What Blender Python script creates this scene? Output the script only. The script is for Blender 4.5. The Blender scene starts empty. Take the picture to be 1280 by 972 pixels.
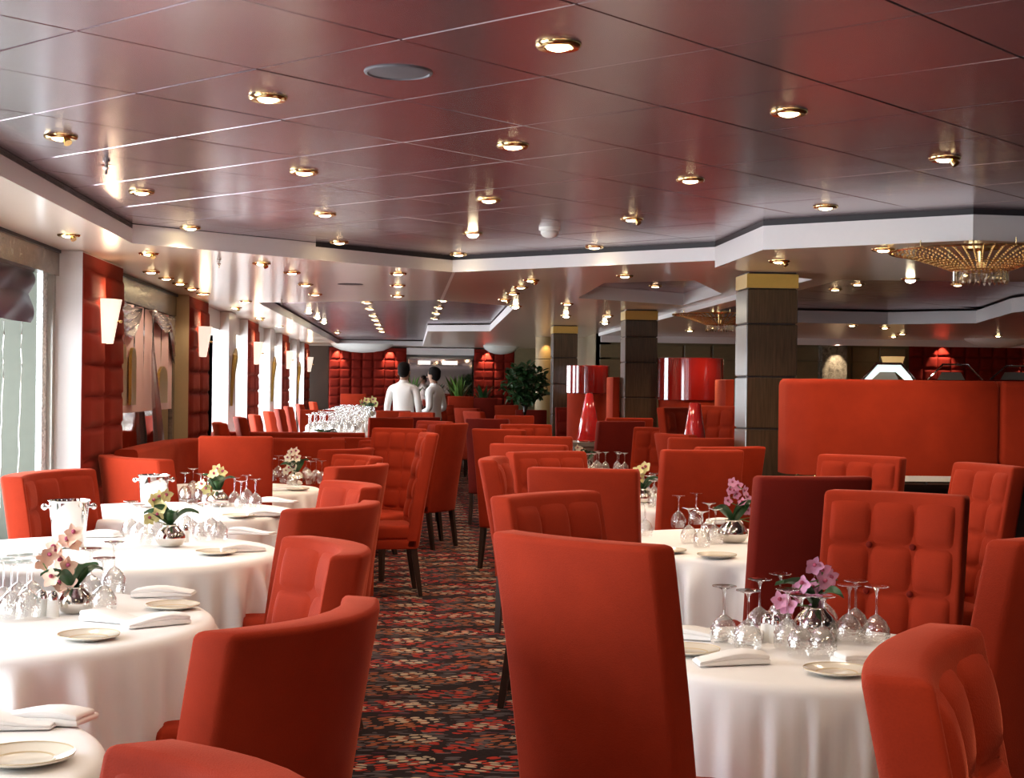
import bpy, bmesh, math, random
from math import sin, cos, pi, radians, sqrt, atan2, floor
from mathutils import Vector, Matrix, noise

SC = bpy.context.scene
COL = SC.collection
random.seed(7)

# ------------------------------------------------------------------ camera
# world axes: +Y runs along the dining room, +X to the right, metres, floor at z = 0
FOC, PITCH, ROLL, YAW = 1886.0, -0.00116, 0.01198, radians(3.87)
EYE = Vector((0, 0, 1.45))
FW = Vector((sin(YAW) * cos(PITCH), cos(YAW) * cos(PITCH), sin(PITCH)))
R0 = Vector((cos(YAW), -sin(YAW), 0))
U0 = R0.cross(FW)
RT = R0 * cos(ROLL) + U0 * sin(ROLL)
UP = U0 * cos(ROLL) - R0 * sin(ROLL)
cam_d = bpy.data.cameras.new('camera')
cam_d.sensor_width = 36
cam_d.lens = FOC / 1280 * 36
cam_d.clip_start = 0.05
cam = bpy.data.objects.new('camera', cam_d)
COL.objects.link(cam)
cam.matrix_world = Matrix(((RT.x, UP.x, -FW.x, EYE.x), (RT.y, UP.y, -FW.y, EYE.y), (RT.z, UP.z, -FW.z, EYE.z), (0, 0, 0, 1)))
SC.camera = cam


def ray(px, py):
    return FW * FOC + RT * (px - 640) - UP * (py - 486)


def at(px, py, z):
    "where a sight line of the survey meets the level z"
    d = ray(px, py)
    return EYE + d * ((z - EYE.z) / d.z)


def aty(px, py, y):
    d = ray(px, py)
    return EYE + d * (y / d.y)


def atx(px, py, x):
    d = ray(px, py)
    return EYE + d * (x / d.x)


# ------------------------------------------------------------------ sky, daylight, exposure
SC.view_settings.view_transform = 'Standard'
SC.view_settings.look = 'None'
SC.view_settings.exposure = 0.0
SC.view_settings.gamma = 1.0
SC.view_settings.use_curve_mapping = False
W = bpy.data.worlds.new('sky')
SC.world = W
W.use_nodes = True
bg = W.node_tree.nodes['Background']
bg.inputs['Color'].default_value = (0.86, 0.93, 1.0, 1)
SKY = 15.0
bg.inputs['Strength'].default_value = SKY


def portal(y0, y1, z0, z1, x):
    l = bpy.data.lights.new('window_portal', 'AREA')
    l.shape = 'RECTANGLE'
    l.size = y1 - y0
    l.size_y = z1 - z0
    l.cycles.is_portal = True
    o = bpy.data.objects.new('window_portal', l)
    COL.objects.link(o)
    o.location = (x, (y0 + y1) / 2, (z0 + z1) / 2)
    o.rotation_euler = (radians(90), 0, radians(-90))   # faces +X
    return o


LAMP_W = 22.0


def spot(loc, power=LAMP_W, size=120, col=(1, .80, .58), target=None, blend=.6, rad=.04, name='lamp_light'):
    l = bpy.data.lights.new(name, 'SPOT')
    l.energy = power
    l.color = col
    l.spot_size = radians(size)
    l.spot_blend = blend
    l.shadow_soft_size = rad
    o = bpy.data.objects.new(name, l)
    COL.objects.link(o)
    o.location = loc
    if target is not None:
        o.rotation_euler = (Vector(target) - Vector(loc)).to_track_quat('-Z', 'Y').to_euler()
    return o


# ------------------------------------------------------------------ materials
MATS = {}


def new_mat(name):
    m = bpy.data.materials.new(name)
    m.use_nodes = True
    MATS[name] = m
    return m, m.node_tree, m.node_tree.nodes['Principled BSDF']


def N(nt, t, **kw):
    n = nt.nodes.new(t)
    for k, v in kw.items():
        if k.startswith('i_'):
            n.inputs[k[2:].replace('_', ' ')].default_value = v
        else:
            setattr(n, k, v)
    return n


def simple(name, col, rough=.5, metal=0, var=.06, scale=40, spec=.5, coat=0, sheen=0, emit=0, bump=0, bscale=200):
    "plain procedural surface with a little noise in its colour"
    m, nt, b = new_mat(name)
    b.inputs['Roughness'].default_value = rough
    b.inputs['Metallic'].default_value = metal
    b.inputs['Specular IOR Level'].default_value = spec
    b.inputs['Coat Weight'].default_value = coat
    b.inputs['Coat Roughness'].default_value = .08
    if sheen:
        b.inputs['Sheen Weight'].default_value = sheen
        b.inputs['Sheen Roughness'].default_value = .4
    tc = N(nt, 'ShaderNodeTexCoord')
    nz = N(nt, 'ShaderNodeTexNoise', i_Scale=scale, i_Detail=3.0)
    rmp = N(nt, 'ShaderNodeMix', data_type='RGBA')
    c = Vector(col)
    rmp.inputs[6].default_value = (*[max(0, x * (1 - var)) for x in c], 1)
    rmp.inputs[7].default_value = (*[min(1, x * (1 + var)) for x in c], 1)
    nt.links.new(tc.outputs['Object'], nz.inputs['Vector'])
    nt.links.new(nz.outputs['Fac'], rmp.inputs[0])
    nt.links.new(rmp.outputs[2], b.inputs['Base Color'])
    if emit:
        b.inputs['Emission Color'].default_value = (*col, 1)
        b.inputs['Emission Strength'].default_value = emit
    if bump:
        n2 = N(nt, 'ShaderNodeTexNoise', i_Scale=bscale, i_Detail=2.0)
        bp = N(nt, 'ShaderNodeBump', i_Strength=bump, i_Distance=.01)
        nt.links.new(tc.outputs['Object'], n2.inputs['Vector'])
        nt.links.new(n2.outputs['Fac'], bp.inputs['Height'])
        nt.links.new(bp.outputs['Normal'], b.inputs['Normal'])
    return m


def velvet(name, dark, light, sheen=.40, tint=(1, .22, .12)):
    m, nt, b = new_mat(name)
    b.inputs['Roughness'].default_value = .85
    b.inputs['Specular IOR Level'].default_value = .15
    b.inputs['Sheen Weight'].default_value = sheen
    b.inputs['Sheen Roughness'].default_value = .26
    b.inputs['Sheen Tint'].default_value = (*tint, 1)
    tc = N(nt, 'ShaderNodeTexCoord')
    n1 = N(nt, 'ShaderNodeTexNoise', i_Scale=5.0, i_Detail=5.0, i_Roughness=.6)
    n2 = N(nt, 'ShaderNodeTexNoise', i_Scale=350.0, i_Detail=1.0)
    oi = N(nt, 'ShaderNodeObjectInfo')
    ad = N(nt, 'ShaderNodeMath', operation='MULTIPLY_ADD')
    ad.inputs[1].default_value = .3
    mx = N(nt, 'ShaderNodeMix', data_type='RGBA')
    mx.inputs[6].default_value = (*dark, 1)
    mx.inputs[7].default_value = (*light, 1)
    nt.links.new(tc.outputs['Object'], n1.inputs['Vector'])
    nt.links.new(tc.outputs['Object'], n2.inputs['Vector'])
    nt.links.new(n2.outputs['Fac'], ad.inputs[0])
    nt.links.new(n1.outputs['Fac'], ad.inputs[2])
    nt.links.new(ad.outputs[0], mx.inputs[0])
    nt.links.new(mx.outputs[2], b.inputs['Base Color'])
    bp = N(nt, 'ShaderNodeBump', i_Strength=.25, i_Distance=.003)
    nt.links.new(n2.outputs['Fac'], bp.inputs['Height'])
    nt.links.new(bp.outputs['Normal'], b.inputs['Normal'])
    return m


VELVET = velvet('red_velvet', (.18, .012, .0032), (.36, .030, .0075))
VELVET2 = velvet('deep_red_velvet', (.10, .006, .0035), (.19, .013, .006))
TILEV = velvet('red_wall_upholstery', (.11, .0055, .0025), (.20, .012, .005), sheen=.2)
CLOTH = simple('white_linen', (.86, .84, .83), rough=.85, var=.02, scale=300, spec=.2, bump=.05, bscale=900)
NAPK = simple('napkin_linen', (.88, .86, .84), rough=.9, var=.02, scale=200, spec=.2)
WOODLEG = simple('dark_stained_wood', (.028, .014, .009), rough=.35, var=.3, scale=25)
BRASS = simple('polished_brass', (.80, .60, .28), rough=.18, metal=1, var=.05)
CHROME = simple('polished_silver', (.80, .78, .76), rough=.07, metal=1, var=.02)
SILVER = simple('silver_vase', (.74, .70, .64), rough=.09, metal=1, var=.02)
PORC = simple('cream_porcelain', (.80, .74, .62), rough=.15, var=.02, coat=.5)
RIMM = simple('pale_gold_glaze', (.62, .50, .32), rough=.25)
SALT = simple('white_salt', (.85, .84, .80), rough=.6, var=.03)
LEAF = simple('dark_green_leaf', (.020, .065, .018), rough=.35, var=.4, scale=12)
LEAF2 = simple('bright_green_leaf', (.10, .20, .035), rough=.4, var=.4, scale=12)
STEMG = simple('green_stem', (.12, .20, .05), rough=.5, var=.2)
PETAL = {
    'pink': simple('pink_orchid_petal', (.80, .36, .56), rough=.6, var=.3, scale=60),
    'peach': simple('peach_orchid_petal', (.86, .56, .42), rough=.6, var=.2, scale=60),
    'yellow': simple('pale_yellow_orchid_petal', (.78, .72, .34), rough=.6, var=.25, scale=60),
    'cream': simple('cream_orchid_petal', (.85, .78, .60), rough=.6, var=.15, scale=60),
}
LIP = simple('orchid_lip', (.40, .06, .12), rough=.5, var=.3)
TANP = simple('tan_pilaster_paint', (.46, .34, .19), rough=.5, var=.04)
WHITEP = simple('white_pillar_paint', (.56, .50, .47), rough=.35, var=.02, coat=.2)
SOFFIT = simple('beige_gloss_soffit', (.74, .56, .44), rough=.30, var=.02, coat=.7)
MATS['beige_gloss_soffit'].node_tree.nodes['Principled BSDF'].inputs['Coat Roughness'].default_value = .16
FASCIA = simple('grey_white_fascia', (.76, .72, .71), rough=.45, var=.02)
DARKGAP = simple('dark_shadow_gap', (.02, .017, .02), rough=.6, var=.1)
GOLDCAP = simple('gold_capital', (.55, .36, .08), rough=.4, var=.06)
TANW = simple('tan_column_plaster', (.34, .22, .085), rough=.5, var=.05)
OLIVE = simple('olive_wall_panel', (.20, .155, .080), rough=.38, var=.15, scale=8)
REVEAL = simple('grey_green_reveal', (.085, .088, .066), rough=.7, var=.08, scale=15)
CORD = simple('white_cord', (.8, .78, .72), rough=.8)
GREYW = simple('grey_wall_paint', (.34, .32, .31), rough=.5, var=.03)
LACQ = simple('red_lacquer', (.28, .009, .006), rough=.05, var=.03, coat=1)
CONEG = simple('red_glass_cone', (.55, .02, .02), rough=.08, var=.1, coat=1)
STEEL = simple('grey_steel_ledge', (.26, .23, .20), rough=.4, metal=.3)
SKIN = simple('skin', (.36, .19, .12), rough=.55, var=.08)
SHIRT = simple('white_shirt', (.86, .85, .83), rough=.85, var=.02)
TROUS = simple('black_trousers', (.012, .011, .012), rough=.8)
HAIR = simple('black_hair', (.008, .006, .005), rough=.8, var=.3, spec=.15)
SPEAKER = simple('grey_speaker_mesh', (.12, .11, .12), rough=.6, var=.2, scale=200)
PLASTIC = simple('white_plastic', (.75, .73, .68), rough=.4)
TERRA = simple('white_planter', (.62, .60, .56), rough=.5)
PLUM = simple('plum_satin_blind', (.048, .012, .030), rough=.42, var=.15, scale=10)
FRAMEM = simple('brushed_window_frame', (.40, .38, .34), rough=.3, metal=.8)
BULB = simple('warm_bulb', (1, .80, .45), emit=26)
BULBSTAR = simple('bright_bulb', (1, .84, .55), emit=60)
SHADEW = simple('opal_glass_shade', (1, .86, .72), rough=.3, emit=.85, var=.03)
LITPANEL = simple('lit_counter_panel', (.80, .95, .93), rough=.3, emit=.95)
LITWHITE = simple('lit_ceiling_panel', (1, .97, .92), rough=.3, emit=.75)
AMBERP = simple('lit_amber_shade', (.95, .62, .25), rough=.4, emit=.5)
SWAG = simple('silver_swag_satin', (.52, .48, .50), rough=.22, metal=.75, var=.1)
GOLDFIG = simple('antique_gold_relief', (.48, .31, .08), rough=.3, metal=.8, var=.15)


def mk_marble():
    m, nt, b = new_mat('pearl_mosaic_band')
    tc = N(nt, 'ShaderNodeTexCoord')
    n1 = N(nt, 'ShaderNodeTexNoise', i_Scale=14.0, i_Detail=6.0, i_Roughness=.65, i_Distortion=1.2)
    r = N(nt, 'ShaderNodeValToRGB')
    r.color_ramp.elements[0].color = (.09, .07, .055, 1)
    r.color_ramp.elements[0].position = .3
    r.color_ramp.elements[1].color = (.42, .36, .28, 1)
    r.color_ramp.elements[1].position = .72
    nt.links.new(tc.outputs['Object'], n1.inputs['Vector'])
    nt.links.new(n1.outputs['Fac'], r.inputs['Fac'])
    nt.links.new(r.outputs['Color'], b.inputs['Base Color'])
    b.inputs['Roughness'].default_value = .22
    b.inputs['Metallic'].default_value = .45
    return m


MARBLE = mk_marble()


def mk_mosaic():
    m, nt, b = new_mat('glass_mosaic_edge')
    tc = N(nt, 'ShaderNodeTexCoord')
    v = N(nt, 'ShaderNodeTexVoronoi', i_Scale=70.0)
    r = N(nt, 'ShaderNodeValToRGB')
    r.color_ramp.elements[0].color = (.35, .36, .36, 1)
    r.color_ramp.elements[1].color = (.9, .92, .92, 1)
    nt.links.new(tc.outputs['Object'], v.inputs['Vector'])
    nt.links.new(v.outputs['Color'], r.inputs['Fac'])
    nt.links.new(r.outputs['Color'], b.inputs['Base Color'])
    b.inputs['Roughness'].default_value = .15
    return m


MOSAIC = mk_mosaic()


def mk_wood():
    m, nt, b = new_mat('brown_wood_veneer')
    tc = N(nt, 'ShaderNodeTexCoord')
    mp = N(nt, 'ShaderNodeMapping')
    mp.inputs['Scale'].default_value = (90, 90, 5)
    n1 = N(nt, 'ShaderNodeTexNoise', i_Scale=1.0, i_Detail=4.0)
    r = N(nt, 'ShaderNodeValToRGB')
    r.color_ramp.elements[0].color = (.036, .021, .010, 1)
    r.color_ramp.elements[0].position = .3
    r.color_ramp.elements[1].color = (.088, .054, .028, 1)
    r.color_ramp.elements[1].position = .7
    nt.links.new(tc.outputs['Object'], mp.inputs['Vector'])
    nt.links.new(mp.outputs[0], n1.inputs['Vector'])
    nt.links.new(n1.outputs['Fac'], r.inputs['Fac'])
    nt.links.new(r.outputs['Color'], b.inputs['Base Color'])
    b.inputs['Roughness'].default_value = .3
    b.inputs['Coat Weight'].default_value = .5
    b.inputs['Coat Roughness'].default_value = .15
    return m


WOOD = mk_wood()


def mk_panel():
    "satin metal ceiling panels, mauve brown, slightly wavy"
    m, nt, b = new_mat('mauve_metal_ceiling')
    b.inputs['Metallic'].default_value = .82
    b.inputs['Roughness'].default_value = .22
    b.inputs['Base Color'].default_value = (.40, .315, .35, 1)
    tc = N(nt, 'ShaderNodeTexCoord')
    n1 = N(nt, 'ShaderNodeTexNoise', i_Scale=2.2, i_Detail=1.0)
    bp = N(nt, 'ShaderNodeBump', i_Strength=.10, i_Distance=.02)
    nt.links.new(tc.outputs['Object'], n1.inputs['Vector'])
    nt.links.new(n1.outputs['Fac'], bp.inputs['Height'])
    nt.links.new(bp.outputs['Normal'], b.inputs['Normal'])
    return m


PANEL = mk_panel()


def mk_mirror():
    m, nt, b = new_mat('tinted_mirror')
    b.inputs['Metallic'].default_value = 1
    b.inputs['Roughness'].default_value = .03
    b.inputs['Base Color'].default_value = (.60, .50, .48, 1)
    return m


MIRROR = mk_mirror()


def mk_glass(name, tint, lo, hi, power, rough=.02, facet=0):
    "thin clear glass: see-through with sharp reflections towards grazing view"
    m = bpy.data.materials.new(name)
    m.use_nodes = True
    nt = m.node_tree
    nt.nodes.remove(nt.nodes['Principled BSDF'])
    out = nt.nodes['Material Output']
    tr = N(nt, 'ShaderNodeBsdfTransparent')
    tr.inputs['Color'].default_value = (*tint, 1)
    gl = N(nt, 'ShaderNodeBsdfGlossy')
    gl.inputs['Roughness'].default_value = rough
    gl.inputs['Color'].default_value = (1, 1, 1, 1)
    if facet:
        tc = N(nt, 'ShaderNodeTexCoord')
        vo = N(nt, 'ShaderNodeTexVoronoi', i_Scale=130.0)
        bp = N(nt, 'ShaderNodeBump', i_Strength=facet, i_Distance=.004)
        nt.links.new(tc.outputs['Object'], vo.inputs['Vector'])
        nt.links.new(vo.outputs['Distance'], bp.inputs['Height'])
        nt.links.new(bp.outputs['Normal'], gl.inputs['Normal'])
    lw = N(nt, 'ShaderNodeLayerWeight')
    lw.inputs['Blend'].default_value = .5
    pw = N(nt, 'ShaderNodeMath', operation='POWER')
    pw.inputs[1].default_value = power
    mr = N(nt, 'ShaderNodeMapRange')
    mr.inputs['To Min'].default_value = lo
    mr.inputs['To Max'].default_value = hi
    mx = N(nt, 'ShaderNodeMixShader')
    nt.links.new(lw.outputs['Facing'], pw.inputs[0])
    nt.links.new(pw.outputs[0], mr.inputs['Value'])
    nt.links.new(mr.outputs[0], mx.inputs[0])
    nt.links.new(tr.outputs[0], mx.inputs[1])
    nt.links.new(gl.outputs[0], mx.inputs[2])
    nt.links.new(mx.outputs[0], out.inputs['Surface'])
    return m


GLASS = mk_glass('thin_clear_glass', (.95, .95, .94), .15, .95, 1.4, .04)
CUT = mk_glass('sparkling_bowl_glass', (.93, .92, .90), .20, .95, 1.3, .05, .35)
PANE = mk_glass('window_glass', (.97, .98, .98), .03, .5, 4.0)


def mk_carpet():
    m, nt, b = new_mat('leaf_pattern_carpet')
    b.inputs['Roughness'].default_value = .95
    b.inputs['Specular IOR Level'].default_value = .1
    tc = N(nt, 'ShaderNodeTexCoord')
    L = nt.links.new
    prev = None
    base = N(nt, 'ShaderNodeTexNoise', i_Scale=60.0, i_Detail=2.0)
    L(tc.outputs['Object'], base.inputs['Vector'])
    br = N(nt, 'ShaderNodeValToRGB')
    br.color_ramp.elements[0].color = (.006, .004, .005, 1)
    br.color_ramp.elements[1].color = (.024, .014, .015, 1)
    L(base.outputs['Fac'], br.inputs['Fac'])
    prev = br.outputs['Color']

    def layer(prev, rot, sx, sy, off, rnd, thr, cols, freq, patch_lo, prnd=.08):
        mp = N(nt, 'ShaderNodeMapping')
        mp.vector_type = 'TEXTURE'
        mp.inputs['Rotation'].default_value = (0, 0, radians(rot))
        mp.inputs['Scale'].default_value = (sx, sy, 1)
        mp.inputs['Location'].default_value = (off, off * 1.7, 0)
        L(tc.outputs['Object'], mp.inputs['Vector'])
        v = N(nt, 'ShaderNodeTexVoronoi', i_Scale=1.0, i_Randomness=rnd)
        v.voronoi_dimensions = '2D'
        L(mp.outputs[0], v.inputs['Vector'])
        lt = N(nt, 'ShaderNodeMath', operation='LESS_THAN')
        lt.inputs[1].default_value = thr
        L(v.outputs['Distance'], lt.inputs[0])
        # clusters of leaves repeat along the loom
        mp2 = N(nt, 'ShaderNodeMapping')
        mp2.inputs['Scale'].default_value = (freq, 2.9, 1)
        mp2.inputs['Location'].default_value = (off, off * .61, 0)
        L(tc.outputs['Object'], mp2.inputs['Vector'])
        v2 = N(nt, 'ShaderNodeTexVoronoi', i_Scale=1.0, i_Randomness=prnd)
        v2.voronoi_dimensions = '2D'
        L(mp2.outputs[0], v2.inputs['Vector'])
        l2 = N(nt, 'ShaderNodeMath', operation='LESS_THAN')
        l2.inputs[1].default_value = patch_lo
        L(v2.outputs['Distance'], l2.inputs[0])
        mu = N(nt, 'ShaderNodeMath', operation='MULTIPLY')
        L(lt.outputs[0], mu.inputs[0])
        L(l2.outputs[0], mu.inputs[1])
        cr = N(nt, 'ShaderNodeValToRGB')
        cr.color_ramp.interpolation = 'CONSTANT'
        cr.color_ramp.elements[0].color = (*cols[0], 1)
        cr.color_ramp.elements[0].position = 0
        cr.color_ramp.elements[1].color = (*cols[1], 1)
        cr.color_ramp.elements[1].position = .45
        if len(cols) > 2:
            e = cr.color_ramp.elements.new(.75)
            e.color = (*cols[2], 1)
        L(v2.outputs['Color'], cr.inputs['Fac'])
        mx = N(nt, 'ShaderNodeMix', data_type='RGBA')
        L(mu.outputs[0], mx.inputs[0])
        L(prev, mx.inputs[6])
        L(cr.outputs['Color'], mx.inputs[7])
        return mx.outputs[2]

    PLM = (.07, .018, .03)
    RED, CRM, ORG, GRY = (.30, .028, .016), (.36, .28, .20), (.24, .07, .028), (.075, .062, .066)
    prev = layer(prev, 5, .13, .050, 0.0, .9, .26, (GRY, GRY, PLM), 2.6, .60, .9)
    prev = layer(prev, -8, .16, .040, 1.7, .9, .20, (GRY, PLM, GRY), 2.1, .50, .9)
    prev = layer(prev, 28, .075, .036, .25, .6, .34, (RED, ORG, RED), 1.9, .36)
    prev = layer(prev, -30, .075, .036, .72, .6, .34, (RED, RED, ORG), 1.9, .30)
    prev = layer(prev, 20, .060, .040, 0.0, .55, .36, (CRM, CRM, CRM), 1.9, .22)
    prev = layer(prev, -24, .075, .034, .49, .55, .32, (CRM, GRY, CRM), 1.9, .22)
    L(prev, b.inputs['Base Color'])
    return m


CARPET = mk_carpet()


# ------------------------------------------------------------------ mesh helpers
class MB:
    def __init__(s):
        s.v, s.f = [], []

    def add(s, verts, faces):
        k = len(s.v)
        s.v += [tuple(p) for p in verts]
        s.f += [tuple(i + k for i in f) for f in faces]
        return s

    def box(s, x0, x1, y0, y1, z0, z1, M=None):
        vs = [Vector(p) for p in ((x0, y0, z0), (x1, y0, z0), (x1, y1, z0), (x0, y1, z0), (x0, y0, z1), (x1, y0, z1), (x1, y1, z1), (x0, y1, z1))]
        if M is not None:
            vs = [M @ p for p in vs]
        return s.add(vs, [(3, 2, 1, 0), (4, 5, 6, 7), (0, 1, 5, 4), (1, 2, 6, 5), (2, 3, 7, 6), (3, 0, 4, 7)])

    def loft(s, rings, cap0=True, cap1=True, closed=True):
        n = len(rings[0])
        vs = [p for r in rings for p in r]
        fs = []
        for a in range(len(rings) - 1):
            for i in range(n if closed else n - 1):
                j = (i + 1) % n
                fs.append((a * n + i, a * n + j, (a + 1) * n + j, (a + 1) * n + i))
        if cap0:
            fs.append(tuple(range(n))[::-1])
        if cap1:
            fs.append(tuple((len(rings) - 1) * n + i for i in range(n)))
        return s.add(vs, fs)

    def lathe(s, prof, n=16, c=(0, 0, 0), cap0=False, cap1=False, sx=1, sy=1, a0=0, a1=2 * pi):
        full = abs(a1 - a0 - 2 * pi) < 1e-6
        k = n if full else n + 1
        rings = [[(c[0] + r * sx * cos(a0 + (a1 - a0) * i / n), c[1] + r * sy * sin(a0 + (a1 - a0) * i / n), c[2] + z) for i in range(k)] for r, z in prof]
        return s.loft(rings, cap0, cap1, full)

    def tube(s, pts, r, n=8, cap=True):
        pts = [Vector(p) for p in pts]
        rs = r if isinstance(r, (list, tuple)) else [r] * len(pts)
        rings = []
        for i, p in enumerate(pts):
            d = (pts[min(i + 1, len(pts) - 1)] - pts[max(i - 1, 0)]).normalized()
            a = d.cross(Vector((0, 0, 1)))
            if a.length < 1e-3:
                a = Vector((1, 0, 0))
            a.normalize()
            b = d.cross(a)
            rings.append([p + (a * cos(2 * pi * q / n) + b * sin(2 * pi * q / n)) * rs[i] for q in range(n)])
        return s.loft(rings, cap, cap)

    def ball(s, c, r, n=8, m=6, sz=1.0):
        return s.lathe([(max(1e-4, r * sin(pi * i / m)), -r * sz * cos(pi * i / m)) for i in range(m + 1)], n, c)

    def sheet(s, fn, nu, nv):
        "fn(u, v) over the unit square"
        vs = [fn(i / nu, j / nv) for j in range(nv + 1) for i in range(nu + 1)]
        fs = [(j * (nu + 1) + i, j * (nu + 1) + i + 1, (j + 1) * (nu + 1) + i + 1, (j + 1) * (nu + 1) + i) for j in range(nv) for i in range(nu)]
        return s.add(vs, fs)

    def mesh(s, name, mat, smooth=True, angle=40):
        me = bpy.data.meshes.new(name)
        me.from_pydata(s.v, [], s.f)
        for mm in (mat if isinstance(mat, (list, tuple)) else [mat]):
            me.materials.append(mm)
        bm = bmesh.new()
        bm.from_mesh(me)
        bmesh.ops.remove_doubles(bm, verts=bm.verts, dist=1e-5)
        bmesh.ops.recalc_face_normals(bm, faces=bm.faces)
        if smooth:
            lim = radians(angle)
            for f in bm.faces:
                f.smooth = True
            for e in bm.edges:
                if len(e.link_faces) == 2 and e.calc_face_angle(0) > lim:
                    e.smooth = False
        bm.to_mesh(me)
        bm.free()
        return me


def obj(name, me, parent=None, loc=None, rot=None, scale=None):
    o = bpy.data.objects.new(name, me)
    COL.objects.link(o)
    if parent is not None:
        o.parent = parent
    if loc is not None:
        o.location = loc
    if rot is not None:
        o.rotation_euler = rot
    if scale is not None:
        o.scale = scale
    return o


def tag(o, label, cat, group=None, kind=None):
    o['label'] = label
    o['category'] = cat
    if group:
        o['group'] = group
    if kind:
        o['kind'] = kind
    return o


def thing(name, label, cat, loc=(0, 0, 0), rz=0, group=None):
    o = bpy.data.objects.new(name, None)
    o.empty_display_size = .1
    COL.objects.link(o)
    o.location = loc
    o.rotation_euler = (0, 0, rz)
    return tag(o, label, cat, group)


def struct(name, me, parent=None, **kw):
    o = obj(name, me, parent, **kw)
    if parent is None:
        o['kind'] = 'structure'
    return o


def rbox(x0, x1, y0, y1, z0, z1, r=.02, seg=3, warp=None, nz=1, nx=1):
    "box with rounded edges (bevelled), as vertex and face lists"
    bm = bmesh.new()
    bmesh.ops.create_cube(bm, size=1)
    for v in bm.verts:
        v.co = Vector(((x0 + x1) / 2 + v.co.x * (x1 - x0), (y0 + y1) / 2 + v.co.y * (y1 - y0), (z0 + z1) / 2 + v.co.z * (z1 - z0)))
    bmesh.ops.bevel(bm, geom=list(bm.edges), offset=r, segments=seg, profile=.5, affect='EDGES')
    for ax, n, a, b in ((2, nz, z0, z1), (0, nx, x0, x1)):
        for i in range(1, n):
            c = a + r + (b - a - 2 * r) * i / n
            nrm = Vector((0, 0, 0))
            nrm[ax] = 1
            co = Vector((0, 0, 0))
            co[ax] = c
            bmesh.ops.bisect_plane(bm, geom=list(bm.verts) + list(bm.edges) + list(bm.faces), plane_co=co, plane_no=nrm)
    if warp:
        for v in bm.verts:
            v.co = warp(v.co)
    bm.verts.ensure_lookup_table()
    bm.verts.index_update()
    vs = [v.co.copy() for v in bm.verts]
    fs = [tuple(v.index for v in f.verts) for f in bm.faces]
    bm.free()
    return vs, fs


ORD = ['first', 'second', 'third', 'fourth', 'fifth', 'sixth', 'seventh', 'eighth', 'ninth', 'tenth', 'eleventh', 'twelfth', 'thirteenth', 'fourteenth', 'fifteenth', 'sixteenth', 'seventeenth', 'eighteenth', 'nineteenth', 'twentieth']


def nth(i):
    return ORD[i] if i < 20 else ('twenty-' if i < 29 else 'thirty-') + ORD[i % 10] if i % 10 != 9 else ('thirtieth' if i == 29 else 'fortieth')


def rank(i, n):
    if i == 0:
        return 'leftmost'
    if i == n - 1:
        return 'rightmost'
    if i < 8 and i < n / 2:
        return ORD[i] + ' from the left'
    return ORD[n - 1 - i] + ' from the right'


# ------------------------------------------------------------------ the setting
ZC, ZS, ZR = 2.373, 2.26, 2.215
X0, X1, Y0, Y1 = -2.62, 10.0, -4.0, 31.6
struct('floor', MB().box(X0 - .2, X1 + .2, Y0 - .2, Y1 + .2, -.1, 0).mesh('floor', CARPET, False))

TRAY1 = [(-1.63, -3.2), (5.2, -3.2), (5.2, 5.2), (3.3, 7.45), (2.81, 7.40), (1.91, 8.11), (1.90, 9.36), (.29, 10.70), (-1.62, 8.90)]
TRAY2 = [(-1.52, 15.15), (.25, 14.2), (1.05, 15.1), (1.15, 21.9), (.25, 22.35), (.25, 30.4), (-1.42, 30.4)]
TRAY3 = [(1.48, 11.55), (2.10, 11.1), (2.62, 12.6), (2.62, 14.4), (1.50, 13.5)]
TRAY4 = [(2.95, 10.2), (4.3, 10.1), (5.7, 11.6), (5.7, 14.0), (6.2, 16.2), (5.4, 16.8), (4.2, 16.7), (2.95, 15.6)]
RSLAB = [(1.91, 9.36), (1.91, 8.11), (2.81, 7.40), (3.3, 7.45), (5.2, 5.2), (5.2, -3.2), (X1, -3.2), (X1, 22), (2.75, 22), (2.75, 10.2)]


def plate(outer, holes, z, name, mat):
    "a flat sheet with holes"
    bm = bmesh.new()
    eds = []
    for loop in [outer] + holes:
        vs = [bm.verts.new((x, y, z)) for x, y in loop]
        eds += [bm.edges.new((vs[i], vs[(i + 1) % len(vs)])) for i in range(len(vs))]
    bmesh.ops.triangle_fill(bm, edges=eds, use_beauty=True, use_dissolve=False)
    for f in bm.faces:
        f.normal_update()
        if f.normal.z > 0:
            f.normal_flip()
    me = bpy.data.meshes.new(name)
    bm.to_mesh(me)
    bm.free()
    me.materials.append(mat)
    return me


def ribbon(loop, z0, z1, name, mat, closed=True, inset=0.0):
    mb = MB()
    n = len(loop)
    for i in range(n if closed else n - 1):
        a, b = loop[i], loop[(i + 1) % n]
        mb.add([(a[0], a[1], z0), (b[0], b[1], z0), (b[0], b[1], z1), (a[0], a[1], z1)], [(0, 1, 2, 3)])
    return mb.mesh(name, mat, False)


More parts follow.
